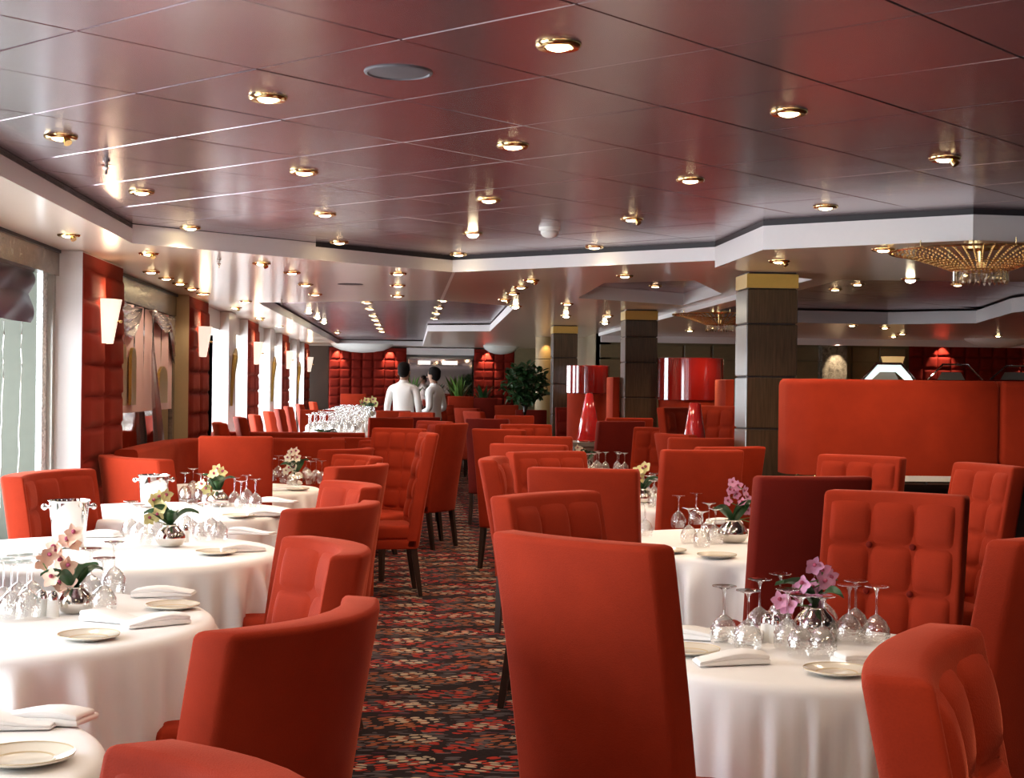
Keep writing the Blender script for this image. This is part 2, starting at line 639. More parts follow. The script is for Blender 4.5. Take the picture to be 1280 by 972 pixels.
ceil = struct('ceiling', MB().box(X0 - .2, X1 + .2, Y0 - .2, Y1 + .2, ZC + .03, ZC + .1).mesh('ceiling', DARKGAP, False))
sof = struct('ceiling_soffit', plate([(X0, Y0), (X1, Y0), (X1, Y1), (X0, Y1)], [TRAY1, TRAY2, TRAY3, [(2.85, 10.0), (X1 - 1, 10.0), (X1 - 1, 17.5), (2.85, 17.5)]], ZS, 'soffit', SOFFIT))
struct('lower_soffit', plate(RSLAB, [TRAY4], ZR, 'lower_soffit', SOFFIT), sof)
for k, (lp, z0, z1) in enumerate(((TRAY1, ZR, ZC - .028), (TRAY2, ZS, ZC - .02), (TRAY3, ZS, ZC), (TRAY4, ZR, ZC - .02))):
    if k == 0:
        seg = lp[2:8]
        mid = (-.62, 9.842)
        struct('fascia', ribbon([mid, lp[8], lp[0]], ZS, ZC - .003, 'fascia', FASCIA, False), sof)
        struct('fascia', ribbon([lp[6], lp[7], mid], ZS, ZC - .028, 'fascia', FASCIA, False), sof)
        struct('fascia', ribbon(seg[:5], ZR, ZC - .028, 'fascia', FASCIA, False), sof)
        struct('fascia', ribbon(lp[:3], ZR, ZC - .028, 'fascia', FASCIA, False), sof)
    else:
        struct('fascia', ribbon(lp, z0, z1, 'fascia', FASCIA), sof)
struct('lower_fascia', ribbon([(1.91, 9.36), (2.75, 10.2), (2.75, 22)], ZR, ZS, 'lower_fascia', FASCIA, False), sof)
struct('shadow_gap', ribbon(TRAY1, ZC - .028, ZC + .03, 'shadow_gap', DARKGAP), sof)  # flush black band, the shade of the gap put into its colour
struct('soffit_joint', MB().add([(.29, 10.705, ZS - .001), (.31, 10.70, ZS - .001), (.30, 14.2, ZS - .001), (.27, 14.2, ZS - .001)], [(0, 1, 2, 3)]).mesh('soffit_joint', PLASTIC, False), sof)


def inside(x, y, loop, pad=0):
    c = False
    n = len(loop)
    for i in range(n):
        (xa, ya), (xb, yb) = loop[i], loop[(i + 1) % n]
        if (ya > y) != (yb > y) and x < (xb - xa) * (y - ya) / (yb - ya) + xa:
            c = not c
    if c or not pad:
        return c
    for i in range(n):
        a, b = Vector(loop[i]), Vector(loop[(i + 1) % n])
        t = max(0, min(1, (Vector((x, y)) - a).dot(b - a) / (b - a).length_squared))
        if ((a + (b - a) * t) - Vector((x, y))).length < pad:
            return True
    return False


tile_me = MB().add(*rbox(-.2975, .2975, -.2975, .2975, 0, .012, r=.0025, seg=1)).mesh('ceiling_panel', PANEL, False)
OX, OY, S2 = -.886, 4.04, .6 * sqrt(.5)
for i in range(-40, 60):
    for j in range(-40, 60):
        x = OX + (i + .5) * S2 - (j + .5) * S2
        y = OY + (i + .5) * S2 + (j + .5) * S2
        if (inside(x, y, TRAY1, .42) and y > 1.2 and x < 4.8 and x < .8 * y + 1.2 and x > -.5 * y - .8) or any(inside(x, y, t, .42) for t in (TRAY2, TRAY3)) or (inside(x, y, TRAY4, .42) and x < 6.2):
            obj('ceiling_panel', tile_me, ceil, (x, y, ZC), (random.uniform(-.002, .002), random.uniform(-.002, .002), radians(45)))
struct('plain_panels', MB().box(-1.63, 5.2, -3.2, 1.15, ZC, ZC + .01).mesh('plain_panels', PANEL, False), ceil)

# walls
struct('wall_front', MB().box(X0, X1, Y0 - .2, Y0, 0, 2.5).mesh('wall_front', GREYW, False))
struct('wall_right', MB().box(X1, X1 + .2, Y0, 22.2, 0, 2.5).mesh('wall_right', OLIVE, False))
wl = struct('wall_left', MB().box(X0 - .15, X0, Y0, Y1, 0, .48).box(X0 - .15, X0, Y0, Y1, 2.14, 2.5).mesh('wall_left', REVEAL, False))
PIL = [9.45 + 4.95 * k - 4.95 for k in range(6)]            # 4.5, 9.45, 14.4 ... the pilasters along the windows
PIL[2:] = [13.95, 18.95, 24.0, 29.0]
tile_w = .64


def cushion(w, h, d):
    def fn(u, v):
        e = (1 - (2 * u - 1) ** 8) * (1 - (2 * v - 1) ** 8)
        return (d * (e ** .5 if e > 0 else 0) + .002 * sin(9 * u + 5 * v), (u - .5) * w, (v - .5) * h)
    return MB().sheet(fn, 8, 8)


cush_l = cushion(.635, .196, .028).mesh('upholstery_tile', TILEV, True, 60)
for k, y in enumerate(PIL):
    p = struct('pilaster', MB().box(X0, -2.02, y, y + 1.3, 0, ZS - .003).mesh('pilaster', WHITEP if k != 2 else TANP, False), wl)
    struct('reveal_gap', MB().box(-2.03, -2.017, y + .004, y + 1.296, 0, ZS - .012).mesh('reveal_gap', TILEV, False), p)
    if k:
        for r in range(10):
            for c in range(2):
                obj('upholstery_tile', cush_l, p, (-2.02, y + .03 + .3175 + c * .64 - (0 if c == 0 else 0), .26 + r * .2))
nwin = 0


def window(y0, y1, z0=.48, z1=2.14, fr=.05, x=X0 - .06, glow=True):
    global nwin
    nwin += 1
    w = struct('window_%d' % nwin, MB().box(x - .03, x + .03, y0, y0 + fr, z0, z1).box(x - .03, x + .03, y1 - fr, y1, z0, z1).box(x - .03, x + .03, y0 + fr, y1 - fr, z0, z0 + fr).box(x - .03, x + .03, y0 + fr, y1 - fr, z1 - fr, z1).mesh('window', FRAMEM, False))
    obj('pane', MB().box(x - .004, x + .004, y0 + fr, y1 - fr, z0 + fr, z1 - fr).mesh('pane', PANE, False), w)
    portal(y0, y1, z0, z1, x + .05)
    return w


def pier(y0, y1, m=REVEAL, x1=X0, name='window_pier'):
    return struct(name, MB().box(X0 - .15, x1, y0, y1, .48, 2.14).mesh(name, m, False), wl)


WIN = [(-2.6, -1.0), (2.2, 4.4), (6.0, 9.28)]
pier(Y0, -2.6)
pier(-1.0, 2.2)
pier(4.4, 6.0)
pier(9.28, 15.45)
for a, b in WIN:
    window(a, b)
# the dressed window by the first pilaster: marble header, jamb, mosaic edge, plum roman blind, cords
struct('window_header', MB().box(-2.24, -2.16, 5.8, 9.46, 2.10, ZS - .02).mesh('window_header', MARBLE, False), wl)
struct('window_header_gap', MB().box(-2.22, -2.15, 5.8, 9.46, ZS - .02, ZS - .001).mesh('header_gap', DARKGAP, False), wl)
struct('window_jamb', MB().box(X0, -2.25, 9.28, 9.44, .48, 2.14).mesh('window_jamb', REVEAL, False), wl)
struct('mosaic_edge', MB().box(-2.25, -2.215, 9.27, 9.44, 0, 2.14).mesh('mosaic_edge', MOSAIC, False), wl)
struct('jamb_frame', MB().box(-2.214, -2.18, 9.38, 9.45, 0, 2.16).mesh('jamb_frame', FRAMEM, False), wl)


def blind_fn(u, v):
    z = 2.13 - .33 * v
    f = .02 * abs(sin(pi * v * 2)) + .01
    return (-2.28 + f * (1 + .1 * sin(u * 20)) + .01 * sin(u * 31 + v * 9), 6.2 + 2.98 * u, z - .015 * sin(pi * v) * sin(u * 12))


bl = thing('roman_blind', 'plum satin roman blind drawn up over the bright left window', 'blind', (0, 0, 0))
obj('folded_fabric', MB().sheet(blind_fn, 60, 40).mesh('folded_fabric', PLUM), bl)
obj('head_rail', MB().box(-2.36, -2.29, 6.2, 9.18, 2.10, 2.138).mesh('head_rail', FRAMEM, False), bl)
for q, (pts) in enumerate((((24, 394), (22, 480), (18, 530), (15, 596)), ((41, 394), (42, 480), (43, 535), (48, 600)))):
    xx = -2.40 + .105 * q
    obj('cord', MB().tube([(xx + .0, 9.1 + .0, 1.81)] + [(xx + .004 * sin(i * 2.1 + q), 9.1 - (.0 if i < 6 else .004 * i), 1.81 - .085 * i) for i in range(1, 14)], .0035, 6).mesh('cord', CORD), bl)

# the mirrored bay between first and second pilaster
mir = thing('mirror_panel', 'tall framed mirror with silver swags between two red pilasters', 'mirror', (-2.16, 10.78, 0))
obj('mirror_glass', MB().box(-.02, 0, .02, 3.10, .2, 2.06).mesh('mirror_glass', MIRROR, False), mir)
obj('header_band', MB().box(-.03, .03, .0, 3.14, 2.06, 2.235).mesh('header_band', MARBLE, False), mir)
obj('edge_trim', MB().box(-.02, .02, .0, .05, .2, 2.06).mesh('edge_trim', FRAMEM, False), mir)
obj('edge_trim', MB().box(-.02, .02, 3.04, 3.14, .2, 2.06).mesh('edge_trim', MARBLE, False), mir)
struct('shadow_strip', MB().box(-2.17, -2.12, 10.76, 13.95, 2.235, ZS - .001).mesh('shadow_strip', DARKGAP, False), wl)


def swag(y0, y1, dz, tail):
    def fn(u, v):
        drop = dz * v * (1 - (2 * u - 1) ** 2) + (tail * v * max(0, (u - .72) / .28) if tail else 0)
        return (.03 + .03 * sin(pi * u) * v + .012 * sin(v * 26 + u * 6), y0 + (y1 - y0) * u, 2.06 - .02 - drop)
    return MB().sheet(fn, 28, 22)


obj('swag', swag(.15, 1.35, .26, 0).mesh('swag', SWAG), mir)
obj('swag', swag(1.75, 3.05, .16, .42).mesh('swag', SWAG), mir)
MPINK = simple('pale_pink_curtain', (.80, .56, .54), rough=.7, var=.05, scale=8)


def curt(y0, y1, z0, z1):
    return MB().sheet(lambda u, v: (.012 + .010 * sin(u * 44) * (1.5 - .5 * v), y0 + (y1 - y0) * u, z1 + (z0 - z1) * v), 60, 6)


obj('curtain', curt(.06, 3.03, 1.22, 2.05).mesh('curtain', MPINK), mir)
arch = MB()
for yc, w, zb, zt in ((.55, .22, 1.28, 1.70), (.95, .20, 1.28, 1.68), (2.35, .42, 1.28, 1.62)):  # gold shapes built in place of reflections in the mirror
    pts = [(yc - w / 2, zb), (yc + w / 2, zb)] + [(yc + w / 2 * cos(a), zt - w / 2 * .6 + .1 * sin(a)) for a in [pi * i / 8 for i in range(9)]]
    n = len(pts)
    obj('arch_reflection', MB().add([(.028, y, z) for y, z in pts] + [(.05, y, z) for y, z in pts], [tuple(range(n)), tuple(range(2 * n - 1, n - 1, -1))] + [(i, (i + 1) % n, n + (i + 1) % n, n + i) for i in range(n)]).mesh('arch_reflection', GOLDFIG, False), mir)
obj('sash_cord', MB().tube([(.05, 1.78, 2.02), (.06, 1.74, 1.7), (.07, 1.82, 1.35), (.07, 2.0, 1.0), (.06, 2.02, .62)], [.012, .014, .035, .045, .03], 8).mesh('sash_cord', SWAG), mir)

# far bays: pairs of bright windows with white columns
for k, y in enumerate(PIL[2:]):
    a = y + 1.5
    ends = (PIL[k + 3] if k < 3 else Y1)
    if k == 3:
        window(a, 31.3)
        pier(31.3, Y1)
        continue
    window(a, ends)
    struct('white_column', MB().box(-2.14, -2.02, a + 1.55, a + 2.25, 0, ZS - .004).mesh('white_column', WHITEP, False), wl)
    if k < 3:
        pier(ends, ends + 1.5, WHITEP, -2.45)
    struct('header_panel', MB().box(X0, -2.12, a - .2, ends, 2.05, ZS - .004).mesh('header_panel', WHITEP, False), wl)
    g = struct('gold_relief', MB().tube([(-2.015, a + 1.75, 1.2), (-2.01, a + 1.8, 1.5), (-2.01, a + 1.95, 1.75), (-2.01, a + 2.15, 1.85)], [.02, .03, .05, .015], 8).mesh('gold_relief', GOLDFIG), wl)

# far end walls
cush_b = cushion(.216, .182, .030).mesh('upholstery_tile', TILEV, True, 60)
wb = struct('wall_back', MB().box(X0, 2.75, Y1, Y1 + .2, 0, 2.5).mesh('wall_back', GREYW, False))
struct('brown_panel', MB().box(-2.2, -1.68, Y1 - .3, Y1, 0, ZS - .004).mesh('brown_panel', WOODLEG, False), wb)


def tile_wall(xa, xb, y, parent, zlo=.86):
    bk = struct('upholstered_backing', MB().box(xa, xb, y - .02, y, 0, ZS - .03).mesh('upholstered_backing', VELVET2, False), parent)
    n = round((xb - xa) / .22)
    w = (xb - xa) / n
    for c in range(n):
        for r in range(7):
            obj('upholstery_tile', cush_b, bk, (xa + (c + .5) * w, y - .02, zlo + .1 + r * .186), (0, 0, radians(-90)), (1, w / .22, 1))


tile_wall(-1.67, -.08, Y1 - .28, wb)
tile_wall(1.32, 2.16, Y1 - .28, wb)
struct('end_beam', MB().box(-.08, 1.32, Y1 - .3, Y1 - .1, 2.10, ZS - .02).mesh('end_beam', FASCIA, False), wb)
struct('end_pilaster', MB().box(2.16, 2.75, Y1 - .4, Y1, 0, ZS).mesh('end_pilaster', OLIVE, False), wb)
mb_ = thing('bar_mirror', 'wide mirror behind the plants on the far wall', 'mirror', (0, Y1 - .12, 0))
obj('mirror_glass', MB().box(-.05, 1.29, 0, .03, .9, 2.02).mesh('mirror_glass', MIRROR, False), mb_)
obj('mirror_frame', MB().box(-.07, 1.31, -.01, .02, 2.02, 2.06).mesh('mirror_frame', FRAMEM, False), mb_)
for q, (xa, xb) in enumerate(((.16, .42), (.66, .98))):
    tag(obj('light_panel', MB().box(xa, xb, Y1 - .22, Y1 - .13, 1.90, 1.98).mesh('light_panel', LITWHITE, False)), 'small white light panel above the far mirror, %s of the two' % ('left' if q == 0 else 'right'), 'light', 'light panels over the far mirror')

wbr = struct('wall_back_right', MB().box(2.75, X1, 22.1, 22.3, 0, 2.5).box(2.75, 2.95, 22.1, Y1, 0, 2.5).mesh('wall_back_right', OLIVE, False))
pan = MB().add(*rbox(-.197, .197, -.03, 0, -.262, .262, r=.006, seg=1)).mesh('wall_panel', OLIVE, False)
for c in range(11):
    for z in (.52, 1.07, 1.62, 2.0):
        obj('wall_panel', pan, wbr, (2.98 + c * .42, 22.1, z), None, (1, 1, 1 if z < 1.8 else .37))
tile_wall(7.42, X1 - .02, 22.06, wbr)
struct('stone_pilaster', MB().box(6.05, 6.42, 21.85, 22.1, 0, ZR).mesh('stone_pilaster', MARBLE, False), wbr)
struct('end_fascia', MB().box(2.75, X1, 21.7, 21.75, 2.12, ZR).mesh('end_fascia', FASCIA, False), wbr)


def shell(px, py, y, w, name_label):
    c = aty(px, py, y)
    mbx = MB()
    mbx.lathe([(1e-3, -1), (.35, -.93), (.65, -.75), (.88, -.42), (1, 0), (.97, 0), (.85, -.38), (.62, -.68), (.33, -.86), (1e-3, -.93)], 28, (0, 0, 0), sx=w, sy=w * .5)
    o = obj('ceiling_bowl', mbx.mesh('ceiling_bowl', PLASTIC), None, (c.x, c.y, ZS), None, (1, 1, .17))
    return tag(o, name_label, 'ceiling light')


shell(453, 430, 29.6, .62, 'white shallow bowl hanging under the ceiling by the far red wall, leftmost')
shell(626, 434, 29.6, .35, 'white shallow bowl under the ceiling right of the far plants')
shell(1247, 420, 20.9, .52, 'white shallow bowl under the ceiling by the right red wall')

# ------------------------------------------------------------------ columns
def column(name, xc, yc, w, top, joints, label):
    t = thing(name, label, 'column', (xc, yc, 0))
    zs = [0.0] + joints + [top - .105]
    for a, b in zip(zs[:-1], zs[1:]):
        obj('veneer_panel', MB().add(*rbox(-w / 2, w / 2, -w / 2, w / 2, a + .004, b - .004, r=.006, seg=1)).mesh('veneer_panel', WOOD, False), t)
    obj('core', MB().box(-w / 2 + .012, w / 2 - .012, -w / 2 + .012, w / 2 - .012, 0, top - .1).mesh('core', DARKGAP, False), t)
    obj('gold_capital', MB().box(-w / 2 - .002, w / 2 + .002, -w / 2 - .002, w / 2 + .002, top - .103, top - .012).mesh('gold_capital', GOLDCAP, False), t)
    obj('shadow_joint', MB().box(-w / 2 + .01, w / 2 - .01, -w / 2 + .01, w / 2 - .01, top - .014, top - .001).mesh('shadow_joint', DARKGAP, False), t)
    return t


column('column', 2.335, 9.80, .335, ZR, [.52, .86, 1.20, 1.537, 1.88], 'brown wood-panelled square column beside the red velvet partition')
column('column', 2.36, 15.5, .335, ZS, [.62, .99, 1.36, 1.72, 1.98], 'brown square column left of the large red drum screen')
column('column', 2.00, 19.6, .32, ZS, [.7, 1.1, 1.5, 1.84], 'brown square column behind the smaller red drum screen, farthest square one')
rc = thing('round_column', 'round tan column with a warm light wash behind the tree', 'column', (2.16, 24.0, 0))
obj('shaft', MB().lathe([(.17, 0), (.17, 1.9)], 28).mesh('shaft', TANW), rc)
obj('upper_shaft', MB().lathe([(.168, 1.91), (.168, ZS - .002)], 28).mesh('upper_shaft', TANW), rc)
spot((2.13, 23.72, ZS - .02), 14.0, 80, (1, .7, .35), (2.16, 23.84, 1.2), .5, .01)

# ------------------------------------------------------------------ chairs
def lean(z, H, zb, top):
    t = max(0, (z - zb) / (H - zb))
    return -top * (.75 * t + .25 * t * t)


def chair_meshes(kind, w, H, t, zb, top, bar, seat_z, depth, leg_h, rows, mat):
    def wp(c):
        return Vector((c.x, c.y + lean(c.z, H, zb, top) + bar * ((2 * c.x / w) ** 2 - .5), c.z))
    back = MB().add(*rbox(-w / 2, w / 2, -t / 2, t / 2, zb, H, r=.016, seg=3, warp=wp, nz=8, nx=8)).mesh(kind + '_backrest', mat)
    zl, zh, xi = seat_z + .02, H - .022, w / 2 - .02
    nr = rows

    def pad(u, v):
        x, z = -xi + 2 * xi * u, zl + (zh - zl) * v
        vv = v * nr
        su, sv = abs(sin(pi * 3 * u)), abs(sin(pi * vv))
        b = min(1, .30 + .70 * (su ** .42)) * min(1, .36 + .64 * (sv ** .42))
        du, dv = abs(u * 3 - round(u * 3)), abs(vv - round(vv))
        if 0 < round(u * 3) < 3:
            b *= 1 - .7 * math.exp(-(du * du + dv * dv) / .012)
        e = min(1, u / .05, (1 - u) / .05, v / .04, (1 - v) / .04)
        c = wp(Vector((x, t / 2, z)))
        return (c.x, c.y - .012 + (.034 * b * e ** .5 if e > 0 else 0), c.z)
    padm = MB().sheet(pad, 36, 9 * nr).mesh(kind + '_pad', mat, True, 80)

    def sw(c):
        k = 1 + .02 * (1 - (2 * c.x / w) ** 2) * (1 if c.z > seat_z - .04 else 0)
        return Vector((c.x, c.y, c.z * k if c.z > seat_z - .04 else c.z))
    seat = MB().add(*rbox(-w / 2 + .004, w / 2 - .004, -.0, depth, seat_z - .10, seat_z, r=.026, seg=3, warp=sw, nx=6)).mesh(kind + '_seat', mat)
    skirt = MB().add(*rbox(-w / 2, w / 2, -t * .3, depth - .005, zb, seat_z - .095, r=.008, seg=2)).mesh(kind + '_skirt', mat)
    legs = []
    for sx, y, dy in ((-1, depth - .035, .0), (1, depth - .035, .0), (-1, -.005, -.05), (1, -.005, -.05)):
        x = sx * (w / 2 - .032)
        a, b = .021, .015
        legs.append(MB().loft([[(x - b, y + dy - b, 0), (x + b, y + dy - b, 0), (x + b, y + dy + b, 0), (x - b, y + dy + b, 0)],
                               [(x - a, y - a, leg_h), (x + a, y - a, leg_h), (x + a, y + a, leg_h), (x - a, y + a, leg_h)]]).mesh(kind + '_leg', WOODLEG, False))
    return dict(back=back, pad=padm, seat=seat, skirt=skirt, legs=legs, top=top, H=H, w=w, t=t, bar=bar)


TALL = chair_meshes('tall', .465, 1.12, .085, .325, .135, .030, .485, .46, .33, 4, VELVET)
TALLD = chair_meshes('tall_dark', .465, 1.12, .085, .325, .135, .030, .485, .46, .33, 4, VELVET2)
LOW = chair_meshes('low', .60, .965, .10, .12, .13, .10, .50, .44, .13, 3, VELVET)
LOWD = chair_meshes('low_deep', .60, .965, .10, .12, .13, .10, .52, .64, .13, 3, VELVET)
WIDE = chair_meshes('wide', .78, .965, .12, .12, .12, .10, .50, .34, .13, 3, VELVET)
BTN = MB().ball((0, 0, 0), .011, 10, 6, .6).mesh('tuft_button', VELVET2)


def chair(px, py, ang, label, kind=TALL, group=None, dxy=(0, 0), ztop=None, buttons=False):
    "px, py: middle of the top edge of the backrest as surveyed; ang: facing, degrees clockwise from straight ahead"
    H = kind['H'] if ztop is None else ztop
    p = at(px, py, H)
    if p.y > 27 or p.y < 0:
        p = aty(px, py, 27.0)
    rz = -radians(ang)
    off = Matrix.Rotation(rz, 3, 'Z') @ Vector((0, -kind['top'], 0))
    o = thing('dining_armchair' if kind in (LOW, LOWD, WIDE) else 'dining_chair', label, 'chair', (p.x - off.x + dxy[0], p.y - off.y + dxy[1], 0), rz, group)
    o.scale = (1, 1, p.z / kind['H'])
    obj('backrest', kind['back'], o)
    obj('tufted_pad', kind['pad'], o)
    obj('seat', kind['seat'], o)
    obj('seat_skirt', kind['skirt'], o)
    for l in kind['legs']:
        obj('leg', l, o)
    if buttons:
        for i in (1, 2):
            for r in (1, 2, 3):
                z = .505 + (1.098 - .505) * r / 4
                obj('tuft_button', BTN, o, ((i - 1.5) * .142, lean(z, 1.12, .325, .135) + .0425 - .004, z), (radians(90), 0, 0))
    return o


G1 = 'chairs around the near right table'
chair(719, 672, 46, 'large plain-backed red chair at the near right table, beside the aisle, filling the middle foreground', TALL, G1)
chair(679, 616, 134, 'red tufted chair facing us just behind the large plain-backed aisle chair', TALL, G1)
chair(1122, 615, -146, 'red chair with nine button-tufted squares facing us behind the near right table', TALL, G1, buttons=True)
chair(1318, 668, -42, 'red chair whose plain back is cut by the right picture edge', TALL, G1)
chair(1146, 808, 118, 'nearest red chair at lower right, seen edge-on with its rounded top', TALL)
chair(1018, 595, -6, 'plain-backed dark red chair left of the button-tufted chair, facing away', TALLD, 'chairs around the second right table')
chair(728, 585, 18, 'plain red chair back right behind the small tufted aisle chair', TALL, 'chairs around the second right table')
chair(1079, 569, -138, 'tufted red chair standing against the high velvet partition', TALL, 'chairs around the second right table')
chair(1240, 580, -104, 'red chair seen edge-on right of the button-tufted chair', TALL, 'chairs around the second right table')
chair(879, 562, -8, 'plain wide red chair back standing behind the pink orchids on the second right table', TALL)
chair(915, 558, -24, 'red chair back half hidden to the right of the plain chair by the brown column', TALL)
chair(614, 572, 100, 'red chair seen edge-on along the right side of the aisle', TALL)
chair(681, 564, 150, 'red chair with smooth front right of the edge-on aisle chair', TALL)
chair(660, 555, 22, 'narrow red chair back peeping out above the smooth-front aisle chair', TALL)
chair(673, 545, 8, 'wide red chair back in front of the golden glasses', TALL)
chair(622, 536, 35, 'tall red chair back at the aisle, one behind the edge-on chair', TALL)
chair(657, 530, 172, 'orange-lit red chair fourth row back on the right of the aisle', TALL)
chair(643, 519, 0, 'small far red chair back behind the orange-lit one', TALL)
chair(591, 514, 62, 'far aisle chair with pink-lit side and dark legs on the carpet', TALL)
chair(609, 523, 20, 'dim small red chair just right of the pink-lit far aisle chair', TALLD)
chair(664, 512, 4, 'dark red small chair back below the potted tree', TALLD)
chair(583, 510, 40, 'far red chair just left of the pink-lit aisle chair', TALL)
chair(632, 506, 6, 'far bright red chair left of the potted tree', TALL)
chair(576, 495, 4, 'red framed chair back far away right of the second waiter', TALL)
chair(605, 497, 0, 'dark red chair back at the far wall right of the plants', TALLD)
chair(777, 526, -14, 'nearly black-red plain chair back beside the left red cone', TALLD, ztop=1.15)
chair(826, 534, -150, 'bright orange-red tufted chair right of the nearly black-red chair', TALL)
chair(842, 542, 66, 'narrow red chair squeezed behind the orange-red tufted chair', TALL)
chair(878, 547, 0, 'red chair back between the orange-red tufted chair and brown column', TALL)
chair(895, 507, -142, 'tufted red chair under the large red drum screen, right of the cone', TALL, ztop=1.30)
chair(846, 509, 140, 'tufted red chair under the large red drum screen, left of the cone', TALL, ztop=1.30)
chair(787, 522, 0, 'low-showing red chair back just before the middle brown column', TALL, ztop=1.165)
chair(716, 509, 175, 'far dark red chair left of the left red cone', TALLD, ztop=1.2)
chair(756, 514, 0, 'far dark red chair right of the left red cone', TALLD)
# left of the aisle
GA = 'low armchairs along the left side of the aisle'
chair(391, 767, -63, 'foremost low red armchair left of the aisle, plain rounded back towards us', LOWD, GA)
chair(418, 680, -108, 'pink-lit tufted low armchair just behind the foremost aisle armchair', LOW, GA)
chair(428, 631, -60, 'second plain-backed low armchair left of the aisle', LOWD, GA)
chair(447, 604, -112, 'second pink-lit tufted low armchair left of the aisle', LOW, GA)
chair(455, 581, -60, 'third plain-backed low armchair left of the aisle', LOW, GA)
chair(454, 569.5, -118, 'third pink-lit tufted low armchair, only its top showing', LOW, GA)
chair(440, 560.5, -55, 'fourth plain-backed low armchair left of the aisle', LOW, GA)
chair(483, 551, -125, 'orange-lit tufted armchair behind the third pink-lit one', LOW, GA)
chair(300, 985, -114, 'pink-lit red armchair at the lower left corner', LOW, None)
chair(455, 546.5, -5, 'wide dark red armchair back behind the fourth plain armchair', LOW)
chair(501, 535, -148, 'tall red tufted chair facing us left of the aisle, with dark legs', TALL)
chair(538, 541, -96, 'tall red chair seen edge-on at the left edge of the aisle', TALL)
chair(545, 526, -128, 'tall tufted red chair behind the edge-on left aisle chair', TALL)
chair(567, 529, -58, 'tall red chair back overhanging the aisle carpet', TALL)
chair(489, 522, -8, 'plain red chair back beside the long white buffet end', TALL)
chair(523, 521, 5, 'dark red chair back below the left waiter', TALLD)
chair(492, 513, 0, 'small red chair back under the left waiter, by the buffet', TALL)
chair(522, 515, -160, 'pink-topped chair in front of the left waiter', TALL)
chair(508, 494, -10, 'dark far chair left of the left waiter', TALLD)
chair(442, 492, 0, 'farthest lone red chair before the red end wall', TALL)
chair(540, 508, 95, 'thin edge-on red chair below the second waiter', TALL)
chair(552, 506, 150, 'small orange red chair below the second waiter', TALL)
chair(295, 545, -6, 'pink-lit plain chair back standing among the left tables', TALL)
chair(397, 512, -3, 'plain pink-lit chair back left of the long white buffet', TALL)
GW = 'armchairs under the left windows'
chair(52, 590, 104, 'red armchair by the left window, lit on top, dark arm towards us', WIDE, GW, ztop=1.0)
chair(160, 571, 52, 'pink-lit armchair back in front of the first red pilaster', WIDE, GW, ztop=.985)
for q, (x, y) in enumerate(((294, 528), (316, 521), (333, 518), (349, 514), (361, 511), (371, 508), (384, 505), (400, 502))):
    chair(x, y, 78, 'pink-lit red chair under the far windows, %s' % rank(q, 8), TALL, 'row of chairs under the far windows', (-.14, 0))

# ------------------------------------------------------------------ tables
ZT = .74


def cloth_mesh(R, drop, seed, nf=9):
    rnd = random.Random(seed)
    ph, ph2 = rnd.uniform(0, 6), rnd.uniform(0, 6)
    n = 300
    rings = []
    for r in (.02, .35, .6, .8, .93):
        rings.append([(R * r * cos(2 * pi * i / n), R * r * sin(2 * pi * i / n), 0) for i in range(n)])
    for k in range(1, 5):
        a = pi / 2 * k / 4
        rr, z = R - .03 + .03 * sin(a), -.03 + .03 * cos(a)
        rings.append([(rr * cos(2 * pi * i / n), rr * sin(2 * pi * i / n), z) for i in range(n)])
    m = 14
    for k in range(1, m + 1):
        t = k / m
        ring = []
        for i in range(n):
            th = 2 * pi * i / n
            q_ = nf * th + ph + 2.2 * sin(2 * th + ph2) + 1.3 * sin(5 * th + ph) + .6 * t * sin(3 * th)
            f = (cos(q_) + .45 * cos(2 * q_ + .8)) * (.65 + .35 * cos(3 * th + ph2)) + .25 * cos((nf + 5) * th + ph2)
            amp = (.026 * min(1, t / .22) ** .8 + .022 * t) * (1.5 if nf > 20 else 1)
            rr = R + .006 + amp * (f * .9 + .05)
            ring.append((rr * cos(th), rr * sin(th), -.03 - (drop - .03 + .03 * sin(4 * th + ph)) * t))
        rings.append(ring)
    return MB().loft(rings, True, False).mesh('tablecloth', CLOTH, True, 70)


def table(cx, cy, R, desc, drop=.50, seed=1, nf=9):
    t = thing('round_table', 'round table carrying the cloth of %s' % desc, 'table', (cx, cy, 0), 0, 'round dining tables')
    obj('tabletop', MB().lathe([(R - .03, ZT - .04), (R - .012, ZT - .03), (R - .012, ZT - .008)], 48, cap0=True, cap1=True).mesh('tabletop', WOODLEG), t)
    obj('pedestal', MB().lathe([(.05, .03), (.04, .3), (.045, ZT - .04)], 20).mesh('pedestal', WOODLEG), t)
    obj('base', MB().lathe([(.24, 0), (.24, .015), (.06, .04)], 32, cap0=True).mesh('base', WOODLEG), t)
    c = obj('tablecloth', cloth_mesh(R, drop, seed, nf), None, (cx, cy, ZT))
    tag(c, 'white linen cloth hanging in folds over %s' % desc, 'tablecloth', 'white tablecloths')


